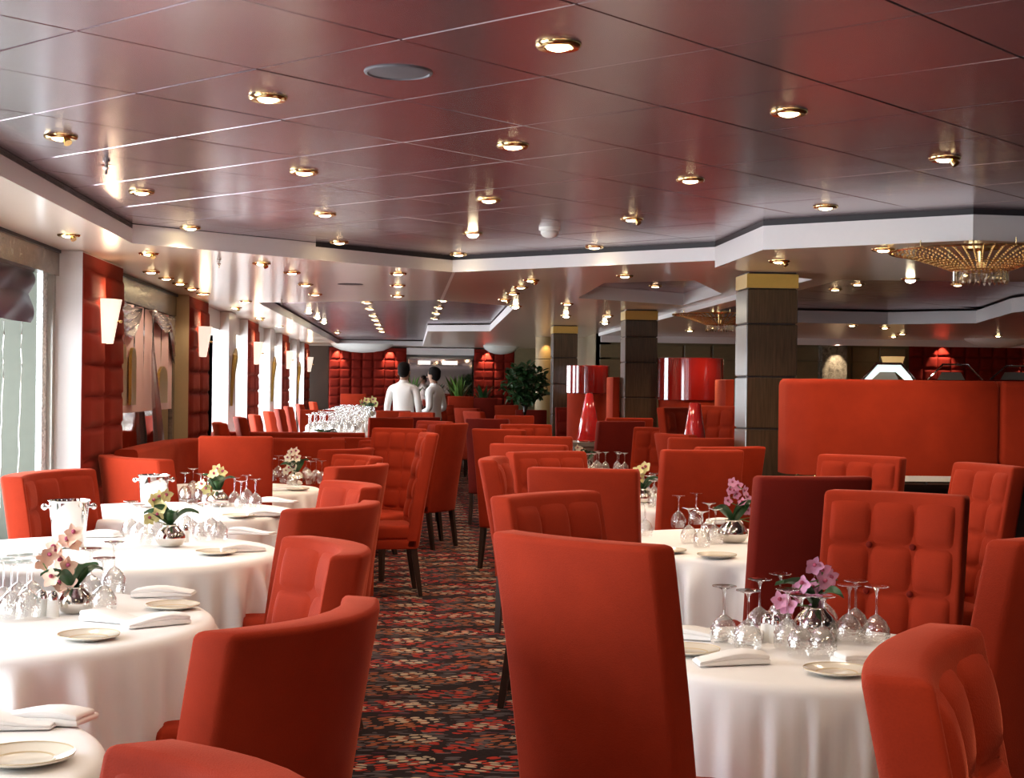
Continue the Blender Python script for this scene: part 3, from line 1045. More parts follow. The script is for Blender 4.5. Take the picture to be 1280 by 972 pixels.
TD = {
    'T0': 'the cropped lower-left table',
    'T1': 'the peach-orchid table',
    'T2': 'the second left table',
    'T3': 'the third left table',
    'T4': 'the fourth left table',
    'R1': 'the near right table',
    'R2': 'the second right table',
    'R3': 'the third right table',
    'R4': 'the far gold-glittering table',
    'R5': 'the table near the potted tree',
}
table(-1.14, 2.86, .575, TD['T0'], .56, 3, 22)
table(-1.25, 4.58, .67, TD['T1'], .58, 5, 25)
table(-1.27, 6.46, .73, TD['T2'], .56, 8, 26)
table(-1.30, 8.52, .68, TD['T3'], .56, 13, 24)
table(-1.20, 10.40, .60, TD['T4'], .56, 21, 22)
table(1.085, 4.03, .49, TD['R1'], .60, 34, 20)
table(1.63, 6.90, .77, TD['R2'], .50, 55, 25)
table(1.50, 9.30, .52, TD['R3'], .56, 89, 18)
table(1.56, 12.9, .46, TD['R4'], .56, 91, 16)
table(1.45, 16.6, .46, TD['R5'], .56, 95, 16)

# ------------------------------------------------------------------ glassware and table settings
BOWL = MB().lathe([(.0305, .0), (.0335, .012), (.0355, .030), (.0340, .048), (.026, .066), (.014, .079), (.0045, .086)], 20).mesh('bowl', CUT)
STEM = MB().lathe([(.0045, .084), (.0036, .095), (.0034, .135), (.0045, .150), (.009, .157)], 10).mesh('stem', GLASS)
FOOT = MB().lathe([(.008, .156), (.020, .160), (.0335, .1635), (.0340, .165), (.0335, .166), (1e-3, .1665)], 22).mesh('foot', GLASS)
FAR = MB().lathe([(.0305, .0), (.0355, .030), (.030, .060), (.0045, .086), (.0036, .135), (.009, .157), (.034, .164), (.0335, .166), (1e-3, .1665)], 12).mesh('wine_glass', CUT)


def glass(px, py, label, group, z=ZT, near=True, s=1.0):
    p = at(px, py, z)
    if near:
        o = thing('wine_glass', label, 'glass', (p.x, p.y, z), 0, group)
        o.scale = (s, s, s)
        obj('bowl', BOWL, o, None, None, (1.1, 1.1, 1))
        obj('stem', STEM, o)
        obj('foot', FOOT, o)
    else:
        o = tag(obj('wine_glass', FAR, None, (p.x, p.y, z), None, (s, s, s)), label, 'glass', group)
    return o


GL = {
    'R1': [(904.6, 806), (934.6, 813), (949, 795), (975, 786), (984, 811), (1001, 821), (1028, 822), (1031, 790), (1061, 804), (1069, 797), (1095, 806)],
    'R2': [(806, 671), (848, 659), (861, 679), (870, 655), (877, 684), (886, 671), (894, 680), (948, 668), (957, 676)],
    'T1': [(4, 770), (14, 776), (22, 764), (34, 773), (40, 762), (113, 752), (129, 768), (142, 741)],
    'T2': [(163, 671), (173, 677), (183, 681), (194, 672), (233, 667), (240, 673), (253, 676), (264, 670), (274, 675)],
    'T3': [(231, 624), (241, 617), (250.6, 625), (260, 631), (293, 632), (301, 637), (308, 628), (319, 634)],
    'T4': [(340, 601), (348, 596), (355, 603), (365, 607), (383, 598), (388, 605), (395, 601), (402, 604)],
}
for k, L in GL.items():
    L = sorted(L)
    for i, (x, y) in enumerate(L):
        glass(x, y, 'upturned wine glass, %s on %s' % (rank(i, len(L)), TD[k]), 'wine glasses on ' + TD[k], s=1.0 if k != 'T1' else 1.05)
rg = random.Random(4)
for k, (cx, cy, R, n) in {'R3': (1.50, 9.30, .40, 10), 'R4': (1.52, 12.85, .36, 14), 'R5': (1.42, 16.55, .36, 12)}.items():
    pts = []
    while len(pts) < n:
        a, r = rg.uniform(0, 2 * pi), R * sqrt(rg.random())
        q = (cx + r * cos(a), cy + r * sin(a))
        if all((q[0] - p[0]) ** 2 + (q[1] - p[1]) ** 2 > .0072 for p in pts) and (q[0] - cx) ** 2 + (q[1] - cy) ** 2 > .012:
            pts.append(q)
    pts.sort(key=lambda q: q[0] / q[1])
    for i, q in enumerate(pts):
        tag(obj('wine_glass', FAR, None, (q[0], q[1], ZT)), 'upturned wine glass glittering gold, %s on %s' % (rank(i, len(pts)), TD[k]), 'glass', 'wine glasses on ' + TD[k])

PLATE_R = MB().lathe([(1e-3, .004), (.045, .004), (.052, .006), (.080, .014), (.084, .016), (.083, .012), (.052, .001), (1e-3, 0)], 36).mesh('bread_plate', PORC)
RIMG = MB().lathe([(.0815, .0155), (.0838, .0168), (.0845, .0155)], 36).mesh('gold_rim', RIMM)
WELL = MB().lathe([(.048, .0052), (.051, .0068), (.052, .0070)], 36).mesh('well_ring', RIMM)


def plate_(px, py, label, s=1.0):
    p = at(px, py, ZT)
    o = thing('bread_plate', label, 'plate', (p.x, p.y, ZT + .001), 0, 'bread plates')
    o.scale = (s, s, s)
    obj('dish', PLATE_R, o)
    obj('gold_rim', RIMG, o)
    obj('well_ring', WELL, o)


for x, y, t, q in ((1046, 843, 'R1', 'front of '), (861, 817, 'R1', 'the left side of '), (896, 697, 'R2', 'the front of '), (834, 691, 'R2', 'the left side of '), (111, 799, 'T1', 'the front of '), (216, 761, 'T1', 'the right side of '), (30, 953, 'T0', 'the right side of '), (270, 693, 'T2', 'the front of '), (298, 647, 'T3', 'the front of '), (371, 613, 'T4', 'the front of ')):
    plate_(x, y, 'cream bread plate with thin gold rim at %s%s' % ('the front of ' if q == 'front of ' else q, TD[t]), 1.0 if t != 'T0' else 1.1)


def napkin_mesh(seed):
    r = random.Random(seed)

    def warp(c):
        return Vector((c.x + .008 * sin(c.y * 30), c.y, c.z * (1 + .5 * sin(c.x * 20 + seed)) + .002))
    mb = MB().add(*rbox(-.10, .10, -.045, .045, 0, .012, r=.005, seg=2, nx=6, warp=warp))
    mb.add(*rbox(-.098, .098, -.044, .030, .011, .021, r=.0045, seg=2, nx=6, warp=warp))
    return mb.mesh('napkin', NAPK)


NPM = [napkin_mesh(s) for s in (1, 2, 3)]
NAP = [(914, 829, 'R1', 12, 'front-left'), (866, 798, 'R1', -20, 'far left'), (1086, 829, 'R1', 20, 'right'), (935, 800, 'R1', 70, 'middle'), (905, 655, 'R2', 5, 'far'),
       (147, 777, 'T1', -25, 'middle'), (195, 781, 'T1', 35, 'near right'), (205, 745, 'T1', 8, 'far right'), (10, 909, 'T0', 5, 'left'), (52, 903, 'T0', -8, 'right'),
       (303, 689, 'T2', 25, 'near right'), (316, 668, 'T2', -10, 'far right'), (120, 671, 'T2', 0, 'left'), (330, 645, 'T3', 25, 'near right'), (350, 628, 'T3', -8, 'far right'), (358, 613, 'T4', 0, 'front')]
for q, (x, y, t, a, w) in enumerate(NAP):
    p = at(x, y, ZT)
    tag(obj('napkin', NPM[q % 3], None, (p.x, p.y, ZT + .001), (0, 0, radians(a))), 'folded white napkin on the %s part of %s' % (w, TD[t]), 'napkin', 'folded napkins')

SHB = MB().lathe([(.0185, 0), (.019, .003), (.0165, .045), (.0155, .052)], 16, cap0=True, cap1=True).mesh('shaker_body', SALT)
SHC = MB().lathe([(.0165, .051), (.0165, .06), (.013, .072), (.006, .078), (1e-3, .079)], 16).mesh('shaker_cap', CHROME)
for x, y, t, w in ((52, 769, 'T1', 'left'), (66, 771, 'T1', 'right'), (231, 677, 'T2', 'single'), (958, 801, 'R1', 'left'), (969, 803, 'R1', 'right')):
    p = at(x, y, ZT)
    o = thing('salt_shaker', '%s salt shaker with silver cap on %s' % (w, TD[t]), 'shaker', (p.x, p.y, ZT), 0, 'shakers')
    obj('glass_body', SHB, o)
    obj('cap', SHC, o)


# flowers
def petal_fn(L, Wd, curl):
    def fn(u, v):
        w = Wd * sin(pi * min(1, .08 + .92 * v)) ** .8
        return ((u - .5) * 2 * w, v * L, curl * v * v * L + .15 * w * abs(2 * u - 1))
    return fn


def flower_mesh(col):
    mb = MB()
    for k in range(5):
        a = 2 * pi * k / 5
        M = Matrix.Rotation(a, 4, 'Z')
        tmp = MB().sheet(petal_fn(.026 if k % 2 else .029, .012 if k else .009, .3), 4, 5)
        mb.add([M @ Vector(p) for p in tmp.v], tmp.f)
    return mb.mesh('petals_' + col, PETAL[col], True, 80)


FLW = {c: flower_mesh(c) for c in PETAL}
LIPM = MB().ball((0, .004, .006), .006, 8, 6, 1.4).mesh('lip', LIP)
LEAFM = MB().sheet(lambda u, v: ((u - .5) * .05 * sin(pi * (.1 + .9 * v)) ** .7, v * .13, .05 * sin(pi * v * .8) - .02 * (2 * u - 1) ** 2 * 0 + .012 * abs(2 * u - 1)), 4, 8).mesh('orchid_leaf', LEAF, True, 80)
VASE = MB().lathe([(.030, 0), (.050, .008), (.064, .030), (.064, .048), (.050, .072), (.034, .086), (.031, .092), (.036, .097), (.033, .097), (.028, .090)], 32, cap0=True).mesh('vase', SILVER)


def arrangement(vx, vy, z, col, flowers, label, s=1.0, fs=1.0, nleaf=4, seed=0, group='orchid arrangements'):
    r = random.Random(seed)
    p = at(vx, vy, z)
    o = thing('orchid_arrangement', label, 'flowers', (p.x, p.y, z), 0, group)
    obj('vase', VASE, o, None, None, (s, s, s))
    for k in range(nleaf):
        obj('leaf', LEAFM, o, (0, 0, .085 * s), (radians(r.uniform(10, 35)), radians(r.uniform(-30, 30)), 2 * pi * k / nleaf + r.uniform(-.5, .5)), (s, s, s))
    base = Vector((0, 0, .08 * s))
    fl = [aty(x, y, p.y + r.uniform(-.03, .03)) - Vector((p.x, p.y, z)) for x, y in flowers]
    fl.sort(key=lambda q: q.z)
    st = MB()
    for grp in (fl[0::2], fl[1::2]):
        if not grp:
            continue
        path = [base, base + Vector((grp[0].x * .3, grp[0].y * .3, max(.02, (grp[0].z - base.z) * .5)))] + grp
        st.tube(path, .0022 * s, 6)
    obj('stem', st.mesh('stem', STEMG), o)
    for q in fl:
        f = obj('flower', FLW[col], o, q, (radians(75 + r.uniform(-25, 25)), radians(r.uniform(-25, 25)), radians(r.uniform(-45, 45))), (fs, fs, fs))
        obj('lip', LIPM, f)
    return o


arrangement(1019, 800, ZT, 'pink', [(1017, 707), (1003, 729), (1016, 735), (1027, 714), (975, 751), (985, 757), (1021, 759), (1037, 722), (996, 742), (1030, 728)], 'magenta orchids in a round silver vase on the near right table', 1.0, 1.05, 5, 1)
arrangement(916, 678, ZT, 'pink', [(912, 612), (922, 607), (930, 613), (909, 626), (928, 628), (935, 638), (942, 646), (920, 618), (948, 655), (934, 622), (915, 603)], 'small pink orchids in a round silver vase on the second right table', 1.1, .95, 3, 2)
arrangement(94, 766, ZT, 'peach', [(92, 667), (83, 676), (68, 684), (60, 694), (53, 702), (77, 700), (84, 708), (65, 722), (74, 730), (87, 728), (82, 742), (95, 745), (70, 690), (90, 680)], 'drooping peach orchids in a silver vase on the large left table', .85, 1.15, 6, 3)
arrangement(213, 683, ZT, 'yellow', [(200, 621), (192, 626), (207, 619), (186, 648), (203, 634), (197, 643)], 'pale yellow orchids in a silver vase on the second left table', 1.0, 1.2, 5, 4)
arrangement(272, 633, ZT, 'yellow', [(271, 587), (277, 590), (267, 593), (252, 606), (257, 611)], 'single yellow orchid spray in a silver vase on the third left table', 1.0, 1.3, 5, 5)
arrangement(370, 606, ZT, 'cream', [(364, 565), (369, 564), (360, 572), (371, 572), (365, 578), (361, 585), (357, 588), (368, 583)], 'cream blossoms in a silver vase on the fourth left table', 1.0, 1.2, 4, 6)
arrangement(803, 630, ZT, 'yellow', [(797, 589), (803, 586), (793, 594), (799, 598), (808, 584)], 'pale green-yellow flowers with black leaves on the third right table', 1.0, 1.4, 5, 7)
arrangement(733, 588, ZT, 'cream', [(722, 560), (727, 563), (720, 568)], 'cream flowers left of the golden glasses on the far right table', 1.0, 1.2, 6, 8)

# ice buckets
BKB = MB().lathe([(1e-3, .002), (.070, .002), (.074, .006), (.095, .205), (.101, .210), (.102, .214), (.097, .215), (.092, .206), (.072, .012), (1e-3, .012)], 36).mesh('bucket', CHROME)
KNB = MB().tube([(.092, 0, .185), (.108, 0, .185)], .007, 10).ball((.116, 0, .185), .015, 12, 8).mesh('knob', CHROME)
for x, y, l in ((86, 684, 'silver ice bucket in front of the red armchair by the left window'), (192, 639, 'silver ice bucket before the pink-lit armchair near the first pilaster')):
    p = at(x, y, ZT)
    o = thing('ice_bucket', l, 'ice bucket', (p.x, p.y, ZT), .3, 'silver ice buckets')
    o.scale = (.88, .88, .95)
    obj('bucket', BKB, o)
    obj('knob', KNB, o)
    obj('knob', KNB, o, None, (0, 0, pi))

# ------------------------------------------------------------------ booths and buffet on the left
def booth(name, label, pts, zs, H, sd=.5, thick=.16):
    "upholstered bench back that follows pts, with seat in front (to the right of the walking direction)"
    t = thing(name, label, 'booth', (0, 0, 0))
    P = [Vector((x, y, 0)) for x, y in pts]
    n = len(P)

    def strip(o0, o1, z0, z1, r):
        rings = []
        for i in range(n):
            d = (P[min(i + 1, n - 1)] - P[max(0, i - 1)]).normalized()
            nn = Vector((d.y, -d.x, 0))
            prof = [(o0, z0), (o1, z0), (o1, z1 - r), (o1 - r * .3 * (1 if o1 > o0 else -1), z1 - r * .3), (o1 - r * (1 if o1 > o0 else -1), z1), (o0 + r, z1), (o0 + .3 * r, z1 - .3 * r), (o0, z1 - r)]
            rings.append([P[i] + nn * a + Vector((0, 0, z)) for a, z in prof])
        return MB().loft(rings)
    obj('backrest', strip(0, thick, 0, H, .03).mesh('backrest', VELVET, True, 50), t)
    obj('seat', strip(thick, thick + sd, .12, zs, .03).mesh('seat', VELVET, True, 50), t)
    return t


booth('booth_sofa', 'curved red booth along the wall below the mirror', [(-1.98, 10.3), (-1.99, 11.2), (-1.97, 12.1), (-1.85, 12.6), (-1.55, 12.85), (-.55, 12.9)], .46, 1.0, .16)
booth('booth_sofa', 'straight red booth back behind the row of upturned glasses', [(-.45, 15.3), (-1.2, 15.3), (-1.75, 15.3), (-1.9, 15.2)], .46, .97, .3)
bt = thing('booth_table', 'narrow table between the two red booths on the left', 'table', (-1.2, 14.0, 0))
obj('tabletop', MB().add(*rbox(-.65, .65, -.42, .42, .70, ZT, r=.01, seg=2)).mesh('tabletop', CLOTH), bt)
obj('pedestal', MB().lathe([(.2, 0), (.05, .03), (.05, .7)], 20, cap0=True).mesh('pedestal', WOODLEG), bt)
for q, (x, y) in enumerate(((-1.68, 13.8), (-1.55, 14.0), (-1.42, 13.75), (-1.3, 13.95), (-1.15, 13.75), (-1.02, 14.05), (-.95, 13.8), (-.85, 13.95), (-.72, 13.8), (-.62, 14.05))):
    tag(obj('wine_glass', FAR, None, (x, y, ZT), None, (1.15, 1.15, 1.15)), 'upturned wine glass between the two red booths, %s' % rank(q, 10), 'glass', 'wine glasses between the booths')
arrangement(407, 561, ZT, 'yellow', [(405, 549), (410, 551), (402, 553), (413, 546)], 'yellow flowers between the two red booths', 1.2, 1.8, 6, 9)

bf = thing('buffet_table', 'long white buffet table crowded with upturned glasses', 'table', (-.85, 22.5, 0))
obj('tabletop', MB().add(*rbox(-.40, .40, -5.3, 5.3, .86, .90, r=.01, seg=2)).mesh('tabletop', CLOTH), bf)
obj('table_skirt', MB().sheet(lambda u, v: (-.39 + .78 * u, -5.28 - .015 * abs(sin(u * 40)) * (1 - v), .86 * v), 60, 3).sheet(lambda u, v: (.39 + .015 * abs(sin(u * 300)) * (1 - v), -5.28 + 10.56 * u, .86 * v), 300, 2).sheet(lambda u, v: (-.39, 5.28 - 10.56 * u, .86 * v), 4, 2).mesh('table_skirt', CLOTH), bf)
rb = random.Random(11)
cnt = 0
for j in range(34):
    for i in range(5):
        x = -.85 - .34 + .125 * i + rb.uniform(-.03, .03) + .05
        y = 17.4 + j * .285 + rb.uniform(-.05, .05)
        tag(obj('wine_glass', FAR, None, (x, y, .90), None, (1.2, 1.2, 1.25)), 'upturned glass, %s row of the long buffet, %s' % (nth(j), ('leftmost', 'second from the left', 'middle', 'second from the right', 'rightmost')[i]), 'glass', 'wine glasses on the long buffet')
NAPB = MB().lathe([(.026, 0), (.028, .015), (.018, .05), (.004, .10)], 10, cap0=True).mesh('napkin_cone', NAPK)
for j in range(26):
    tag(obj('napkin_cone', NAPB, None, (-.54 + rb.uniform(-.02, .02), 17.4 + j * .39, .90)), 'white cone napkin, %s from the near end of the long buffet' % nth(j), 'napkin', 'cone napkins on the long buffet')
arrangement(461, 523, .90, 'yellow', [(458, 501), (466, 500), (452, 504), (470, 504)], 'yellow-green flowers at the far end of the long buffet', 1.5, 2.6, 6, 10)

# ------------------------------------------------------------------ right side: velvet partition, screens, cones
def partition(x0, x1, y, label, seedr=.16):
    t = thing('velvet_partition', label, 'partition', (x0, y, 0))
    w = x1 - x0
    outl = []
    r = seedr
    for i in range(9):
        a = pi + pi / 2 * i / 8
        outl.append((r + r * cos(a), r + r * sin(a)))
    outl += [(w * .33, 0), (w * .66, 0), (w - .02, 0), (w, .02), (w, .42), (r, .42), (0, .30)]

    def lev(z, s):
        cx, cy = w / 2, .21
        return [(cx + (px - cx) * (1 - s * 2 / w), cy + (py - cy) * (1 - s / .2), z) for px, py in outl]
    obj('upholstered_back', MB().loft([lev(.965, .0), lev(1.2, 0), lev(1.48, 0), lev(1.505, .006), lev(1.52, .02)]).mesh('upholstered_back', VELVET, True, 50), t)
    obj('wood_base', MB().loft([lev(0, .01), lev(.90, .01)]).mesh('wood_base', WOODLEG, True, 50), t)
    obj('ledge', MB().box(-.02, w, -.16, .0, .90, .925).mesh('ledge', WOODLEG, False), t)
    obj('piping', MB().tube([(r * .3, r * .3 - .002, .965), (r, -.004, .962), (w * .5, -.005, .962), (w - .02, -.004, .962)], .006, 8).mesh('piping', BRASS), t)
    return t


partition(2.19, 3.42, 8.55, 'high red velvet partition with rounded left end on a dark wood base')
partition(3.43, 4.9, 8.55, 'second red velvet partition cut by the right picture edge', .03)
rail = thing('chrome_rail', 'chrome guard rail in front of the red velvet partition', 'rail', (2.75, 8.36, 0))
obj('bar', MB().box(0, 1.9, -.012, .012, .945, .975).mesh('bar', PLASTIC, False), rail)  # white colour stands in for the bright reflection on the chrome
for x in (.17, .72, 1.3):
    obj('post', MB().box(x - .006, x + .006, -.006, .006, .926, .946).mesh('post', CHROME, False), rail)


def drum(px0, px1, pyt, pyb, y, label):
    a, b = aty(px0, pyt, y), aty(px1, pyb, y)
    r = (b.x - a.x) / 2
    t = thing('drum_screen', label, 'screen', ((a.x + b.x) / 2, y + r, 0))
    obj('lacquer_drum', MB().lathe([(r * .97, b.z), (r, b.z + .005), (r, a.z - .005), (r * .97, a.z), (1e-3, a.z)], 48, cap0=True).mesh('lacquer_drum', LACQ, True, 50), t)
    obj('upholstered_base', MB().lathe([(r * .95, .1), (r * .95, b.z)], 40).mesh('upholstered_base', VELVET, True, 50), t)
    obj('plinth', MB().lathe([(r * .9, 0), (r * .9, .1)], 40, cap0=True, cap1=True).mesh('plinth', WOODLEG, True, 50), t)


drum(829, 912, 446, 501, 15.0, 'large glossy red drum screen on a velvet booth between two brown columns')
drum(711, 765, 456, 492, 18.4, 'smaller glossy red drum screen before the farthest brown column')
for x0, x1, yt, y, l in ((766, 775, 471, 15.6, 'narrow upright red panel left of the middle brown column'), (907, 918, 474, 13.9, 'narrow upright red panel right of the large drum screen')):
    a, b = aty(x0, yt, y), aty(x1, yt, y)
    tag(obj('screen_panel', MB().add(*rbox(a.x, b.x, y, y + .5, 0, a.z, r=.012, seg=2)).mesh('screen_panel', VELVET)), l, 'screen')


def cone_lamp(px, pyt, pyb, wt, wb_, y, label, dl):
    a, b = aty(px, pyt, y), aty(px, pyb, y)
    k = y / FOC
    d = thing('divider_station', dl, 'cabinet', (b.x, y + .05, 0))
    obj('carcass', MB().add(*rbox(-.16, .28, -.18, .3, .05, b.z - .04, r=.008, seg=1)).mesh('carcass', STEEL, False), d)
    obj('worktop', MB().box(-.18, .30, -.2, .32, b.z - .04, b.z).mesh('worktop', STEEL, False), d)
    obj('plinth', MB().box(-.14, .26, -.15, .28, 0, .05).mesh('plinth', WOODLEG, False), d)
    t = thing('cone_ornament', label, 'ornament', (b.x, y, b.z))
    h = a.z - b.z
    obj('glass_cone', MB().lathe([(wb_ * k / 2 * .97, 0), (wb_ * k / 2, .01), (wt * k / 2, h - .006), (wt * k / 2 * .8, h), (1e-3, h)], 32, cap0=True).mesh('glass_cone', CONEG, True, 50), t)
    obj('base_ring', MB().lathe([(wb_ * k / 2 * 1.04, 0), (wb_ * k / 2 * 1.04, .012), (wb_ * k / 2, .014)], 32, cap0=True).mesh('base_ring', CHROME), t)


cone_lamp(736, 491, 552, 9, 32, 14.6, 'glossy red cone ornament, the left and slimmer one', 'grey service divider under the left red cone')
cone_lamp(868, 503, 560, 14, 31, 11.4, 'glossy red cone ornament before the large drum screen', 'grey service divider under the right red cone')

# hot counters behind the partition
def counter(px0, px1, pyt, pyb, y, lit, label):
    a, b = aty(px0, pyb, y), aty(px1, pyt, y)
    w, zb, zt = b.x - a.x, a.z, b.z
    t = thing('buffet_counter', label, 'counter', (a.x, y, 0))
    c = w * .27
    fr = MB().tube([(0, 0, zb), (c, 0, zt), (w - c, 0, zt), (w, 0, zb)], .014 if lit else .009, 8)
    obj('hood_frame', fr.mesh('hood_frame', CHROME), t)
    if lit:
        i = .035
        o_ = [(0, zb), (c, zt), (w - c, zt), (w, zb)]
        n_ = [(i * 2.6, zb), (c + i, zt - .075), (w - c - i, zt - .075), (w - i * 2.6, zb)]
        vs = [(x, .012, z) for x, z in o_ + n_] + [(x, .03, z) for x, z in o_ + n_]
        fs = [(0, 1, 5, 4), (1, 2, 6, 5), (2, 3, 7, 6)]
        fs += [tuple(q + 8 for q in f)[::-1] for f in fs]
        obj('lit_panel', MB().add(vs, fs).mesh('lit_panel', LITPANEL, False), t)
    obj('food_shelf', MB().add([(c * .9, .1, zb), (w - c * .9, .1, zb), (w - c * 1.2, .1, zb + .07), (c * 1.2, .1, zb + .07)], [(0, 1, 2, 3)]).add([(c * .9, .1, zb), (w - c * .9, .1, zb), (w - c * .9, .4, zb), (c * .9, .4, zb)], [(0, 1, 2, 3)]).mesh('food_shelf', STEEL, False), t)
    obj('cabinet', MB().add(*rbox(0, w, -.05, .75, 0, zb - .02, r=.01, seg=1)).mesh('cabinet', WOODLEG, False), t)


counter(1078, 1144, 455, 474, 13.6, True, 'white lit hood of a buffet counter above the velvet partition')
counter(1160, 1228, 456, 474, 13.6, False, 'chrome framed buffet hood before the red wall')
counter(1238, 1310, 458, 474, 13.6, False, 'chrome framed buffet hood cut by the right picture edge')
a = aty(1116, 449, 21.6)
tag(obj('amber_shade', MB().lathe([(.14, -.06), (.17, .04)], 24, (a.x, a.y, a.z)).mesh('amber_shade', AMBERP)), 'warm amber lamp shade above the white lit hood', 'lamp')

# ------------------------------------------------------------------ wall sconces
SH = MB().lathe([(.045, -.15), (.085, .15), (.080, .15), (.042, -.145)], 24, sx=1.0, sy=1.0, a0=-pi / 2, a1=pi / 2).mesh('glass_shade', SHADEW)
SPL = MB().add(*rbox(-.012, .0, -.03, .03, -.06, .06, r=.004, seg=1)).mesh('wall_plate', BRASS, False)
SKN = MB().tube([(.05, 0, 0), (.082, 0, 0)], .008, 10).ball((.086, 0, 0), .011, 10, 8).mesh('finial', BRASS)
for q, y in enumerate((9.95, 14.45, 19.45, 24.5, 29.5)):
    o = thing('wall_sconce', 'glowing tapered white wall sconce on a red pilaster, %s along the windows' % (ORD[q]), 'wall lamp', (-1.985, y, 1.845), 0, 'wall sconces on the red pilasters')
    obj('wall_plate', SPL, o)
    sh = obj('glass_shade', SH, o, None, None, (1.3, 1.55, .95))
    obj('finial', SKN, o, (.02, 0, 0))
    l = bpy.data.lights.new('sconce_light', 'POINT')
    l.energy = 3.0
    l.color = (1, .72, .45)
    l.shadow_soft_size = .05
    lo = bpy.data.objects.new('sconce_light', l)
    COL.objects.link(lo)
    lo.location = (-1.95, y, 2.02)

# ------------------------------------------------------------------ ceiling fittings
RING = MB().lathe([(.036, -.002), (.040, -.010), (.055, -.012), (.062, -.006), (.063, 0), (.034, 0), (.034, .0)], 28).mesh('trim_ring', BRASS)
LENS = MB().lathe([(1e-3, -.018), (.018, -.0165), (.030, -.012), (.036, -.004)], 20).mesh('lamp_lens', BULB)
LENSB = MB().lathe([(1e-3, -.030), (.018, -.027), (.030, -.018), (.036, -.004)], 20).mesh('lamp_lens', BULBSTAR)
GIM = MB().tube([(.022, -.02, -.008), (.034, -.032, -.030)], [.014, .016], 14).mesh('gimbal_head', BRASS)


def downlight(px, py, z, label, kind=0, group='brass downlights', power=None):
    p = at(px, py, z)
    o = thing('downlight', label, 'ceiling light', (p.x, p.y, z - .001), 0, group)
    obj('trim_ring', RING, o)
    obj('lamp_lens', LENSB if kind == 2 else LENS, o)
    if kind == 1:
        obj('gimbal_head', GIM, o)
    spot((p.x, p.y, z - .045), (LAMP_W if power is None else power) * (1.6 if kind == 2 else 1), 130)
    return o


UPC = [(76, 170, 1), (177, 239, 0), (238, 284, 0), (335, 121, 0), (380, 214, 0), (406, 267, 0), (424, 302, 0), (573, 317, 0), (591, 291, 2), (611, 249, 0), (641, 181, 0), (698, 55, 0), (743, 308, 0), (790, 273, 1), (863, 224, 0), (986, 139, 0), (1032, 258, 0), (1181, 197, 1)]
for i, (x, y, k) in enumerate(UPC):
    downlight(x, y, ZC, 'brass downlight in the glossy mauve panel ceiling, %s' % rank(i, len(UPC)), k, 'downlights in the mauve ceiling', 18 if x < 300 else 24)
SFL = [(86, 293, 1), (186, 316, 1), (189, 339, 0), (208, 347, 0), (225, 353.5, 0), (240, 360, 0), (254, 366, 0), (295, 384, 1), (307, 376, 0), (325, 397, 1), (327, 328.5, 1), (349, 407, 0), (365, 340, 0), (382, 355, 0), (394, 367, 0)]
for i, (x, y, k) in enumerate(SFL):
    downlight(x, y, ZS, 'brass downlight in the beige left soffit, %s' % rank(i, len(SFL)), k, 'downlights in the left soffit', 9)
MID = [(497, 369, 0), (497.3, 356, 0), (497.6, 341, 0), (631, 374, 1), (641, 366, 0), (644.5, 382, 2), (651, 358, 0), (664, 349.5, 1), (709, 379, 0), (760, 394, 0), (781, 344, 0)]
for i, (x, y, k) in enumerate(MID):
    downlight(x, y, ZS, 'brass downlight in the beige middle soffit, %s' % rank(i, len(MID)), k, 'downlights in the middle soffit', 20)
for i, (x, y, k) in enumerate([(819, 357, 0), (707.5, 394, 2), (756, 402.5, 2), (872.5, 402, 2)]):
    downlight(x, y, ZS if i else ZC, 'bright lamp in the ceiling between the brown columns, %s' % ('in the brown recess', 'left of the three stars', 'middle of the three stars', 'right of the three stars')[i], k, 'lamps between the columns', 22)
RGT = [(974, 325.5, 1), (1044, 361, 0), (1065, 406, 0), (1072, 354.5, 0), (1104, 311, 0), (1106, 409, 0), (1117, 420, 0), (1138, 348, 2), (1197, 355, 0)]
for i, (x, y, k) in enumerate(RGT):
    z = ZR
    p = at(x, y, ZR)
    if inside(p.x, p.y, TRAY4):
        z = ZC
    downlight(x, y, z, 'brass downlight in the right-hand soffit, %s' % rank(i, len(RGT)), k, 'downlights in the right soffit', 24 if p.y < 11 else 70)
T2R = [(386, 389, 2), (397, 396, 2), (405, 402, 2), (422, 415, 0), (459, 377.5, 0), (463, 385.5, 0), (467, 394, 0), (470, 399.5, 0), (473, 405, 0), (475.5, 410, 0), (478, 414, 0), (544, 397.5, 0), (546, 391, 0), (549, 384, 0), (554, 375, 0)]
for i, (x, y, k) in enumerate(T2R):
    downlight(x, y, ZC, 'small bright lamp in the far red-tinged ceiling recess, %s' % rank(i, len(T2R)), k, 'lamps in the far ceiling recess', 8)
for i, (x, y, z) in enumerate(((.95, 2.25, ZC), (2.3, 2.9, ZC), (-.55, 2.75, ZC), (1.7, .9, ZC), (.3, .7, ZC), (-1.0, .9, ZC))):  # unseen lamps added as front fill for the near chairs
    o = thing('downlight', 'unseen downlight added overhead to fill the front tables, %s' % ORD[i], 'ceiling light', (x, y, z - .001), 0, 'added downlights overhead')
    obj('trim_ring', RING, o)
    obj('lamp_lens', LENS, o)
    spot((x, y, z - .045), 30, 120)
for x in (-1.2, .2, 1.6, 3.0):  # unseen fill lamps added behind the camera to lift the dark chair backs
    for y in (-2.6, -1.0):
        spot((x, y, ZC - .05), 20, 165)
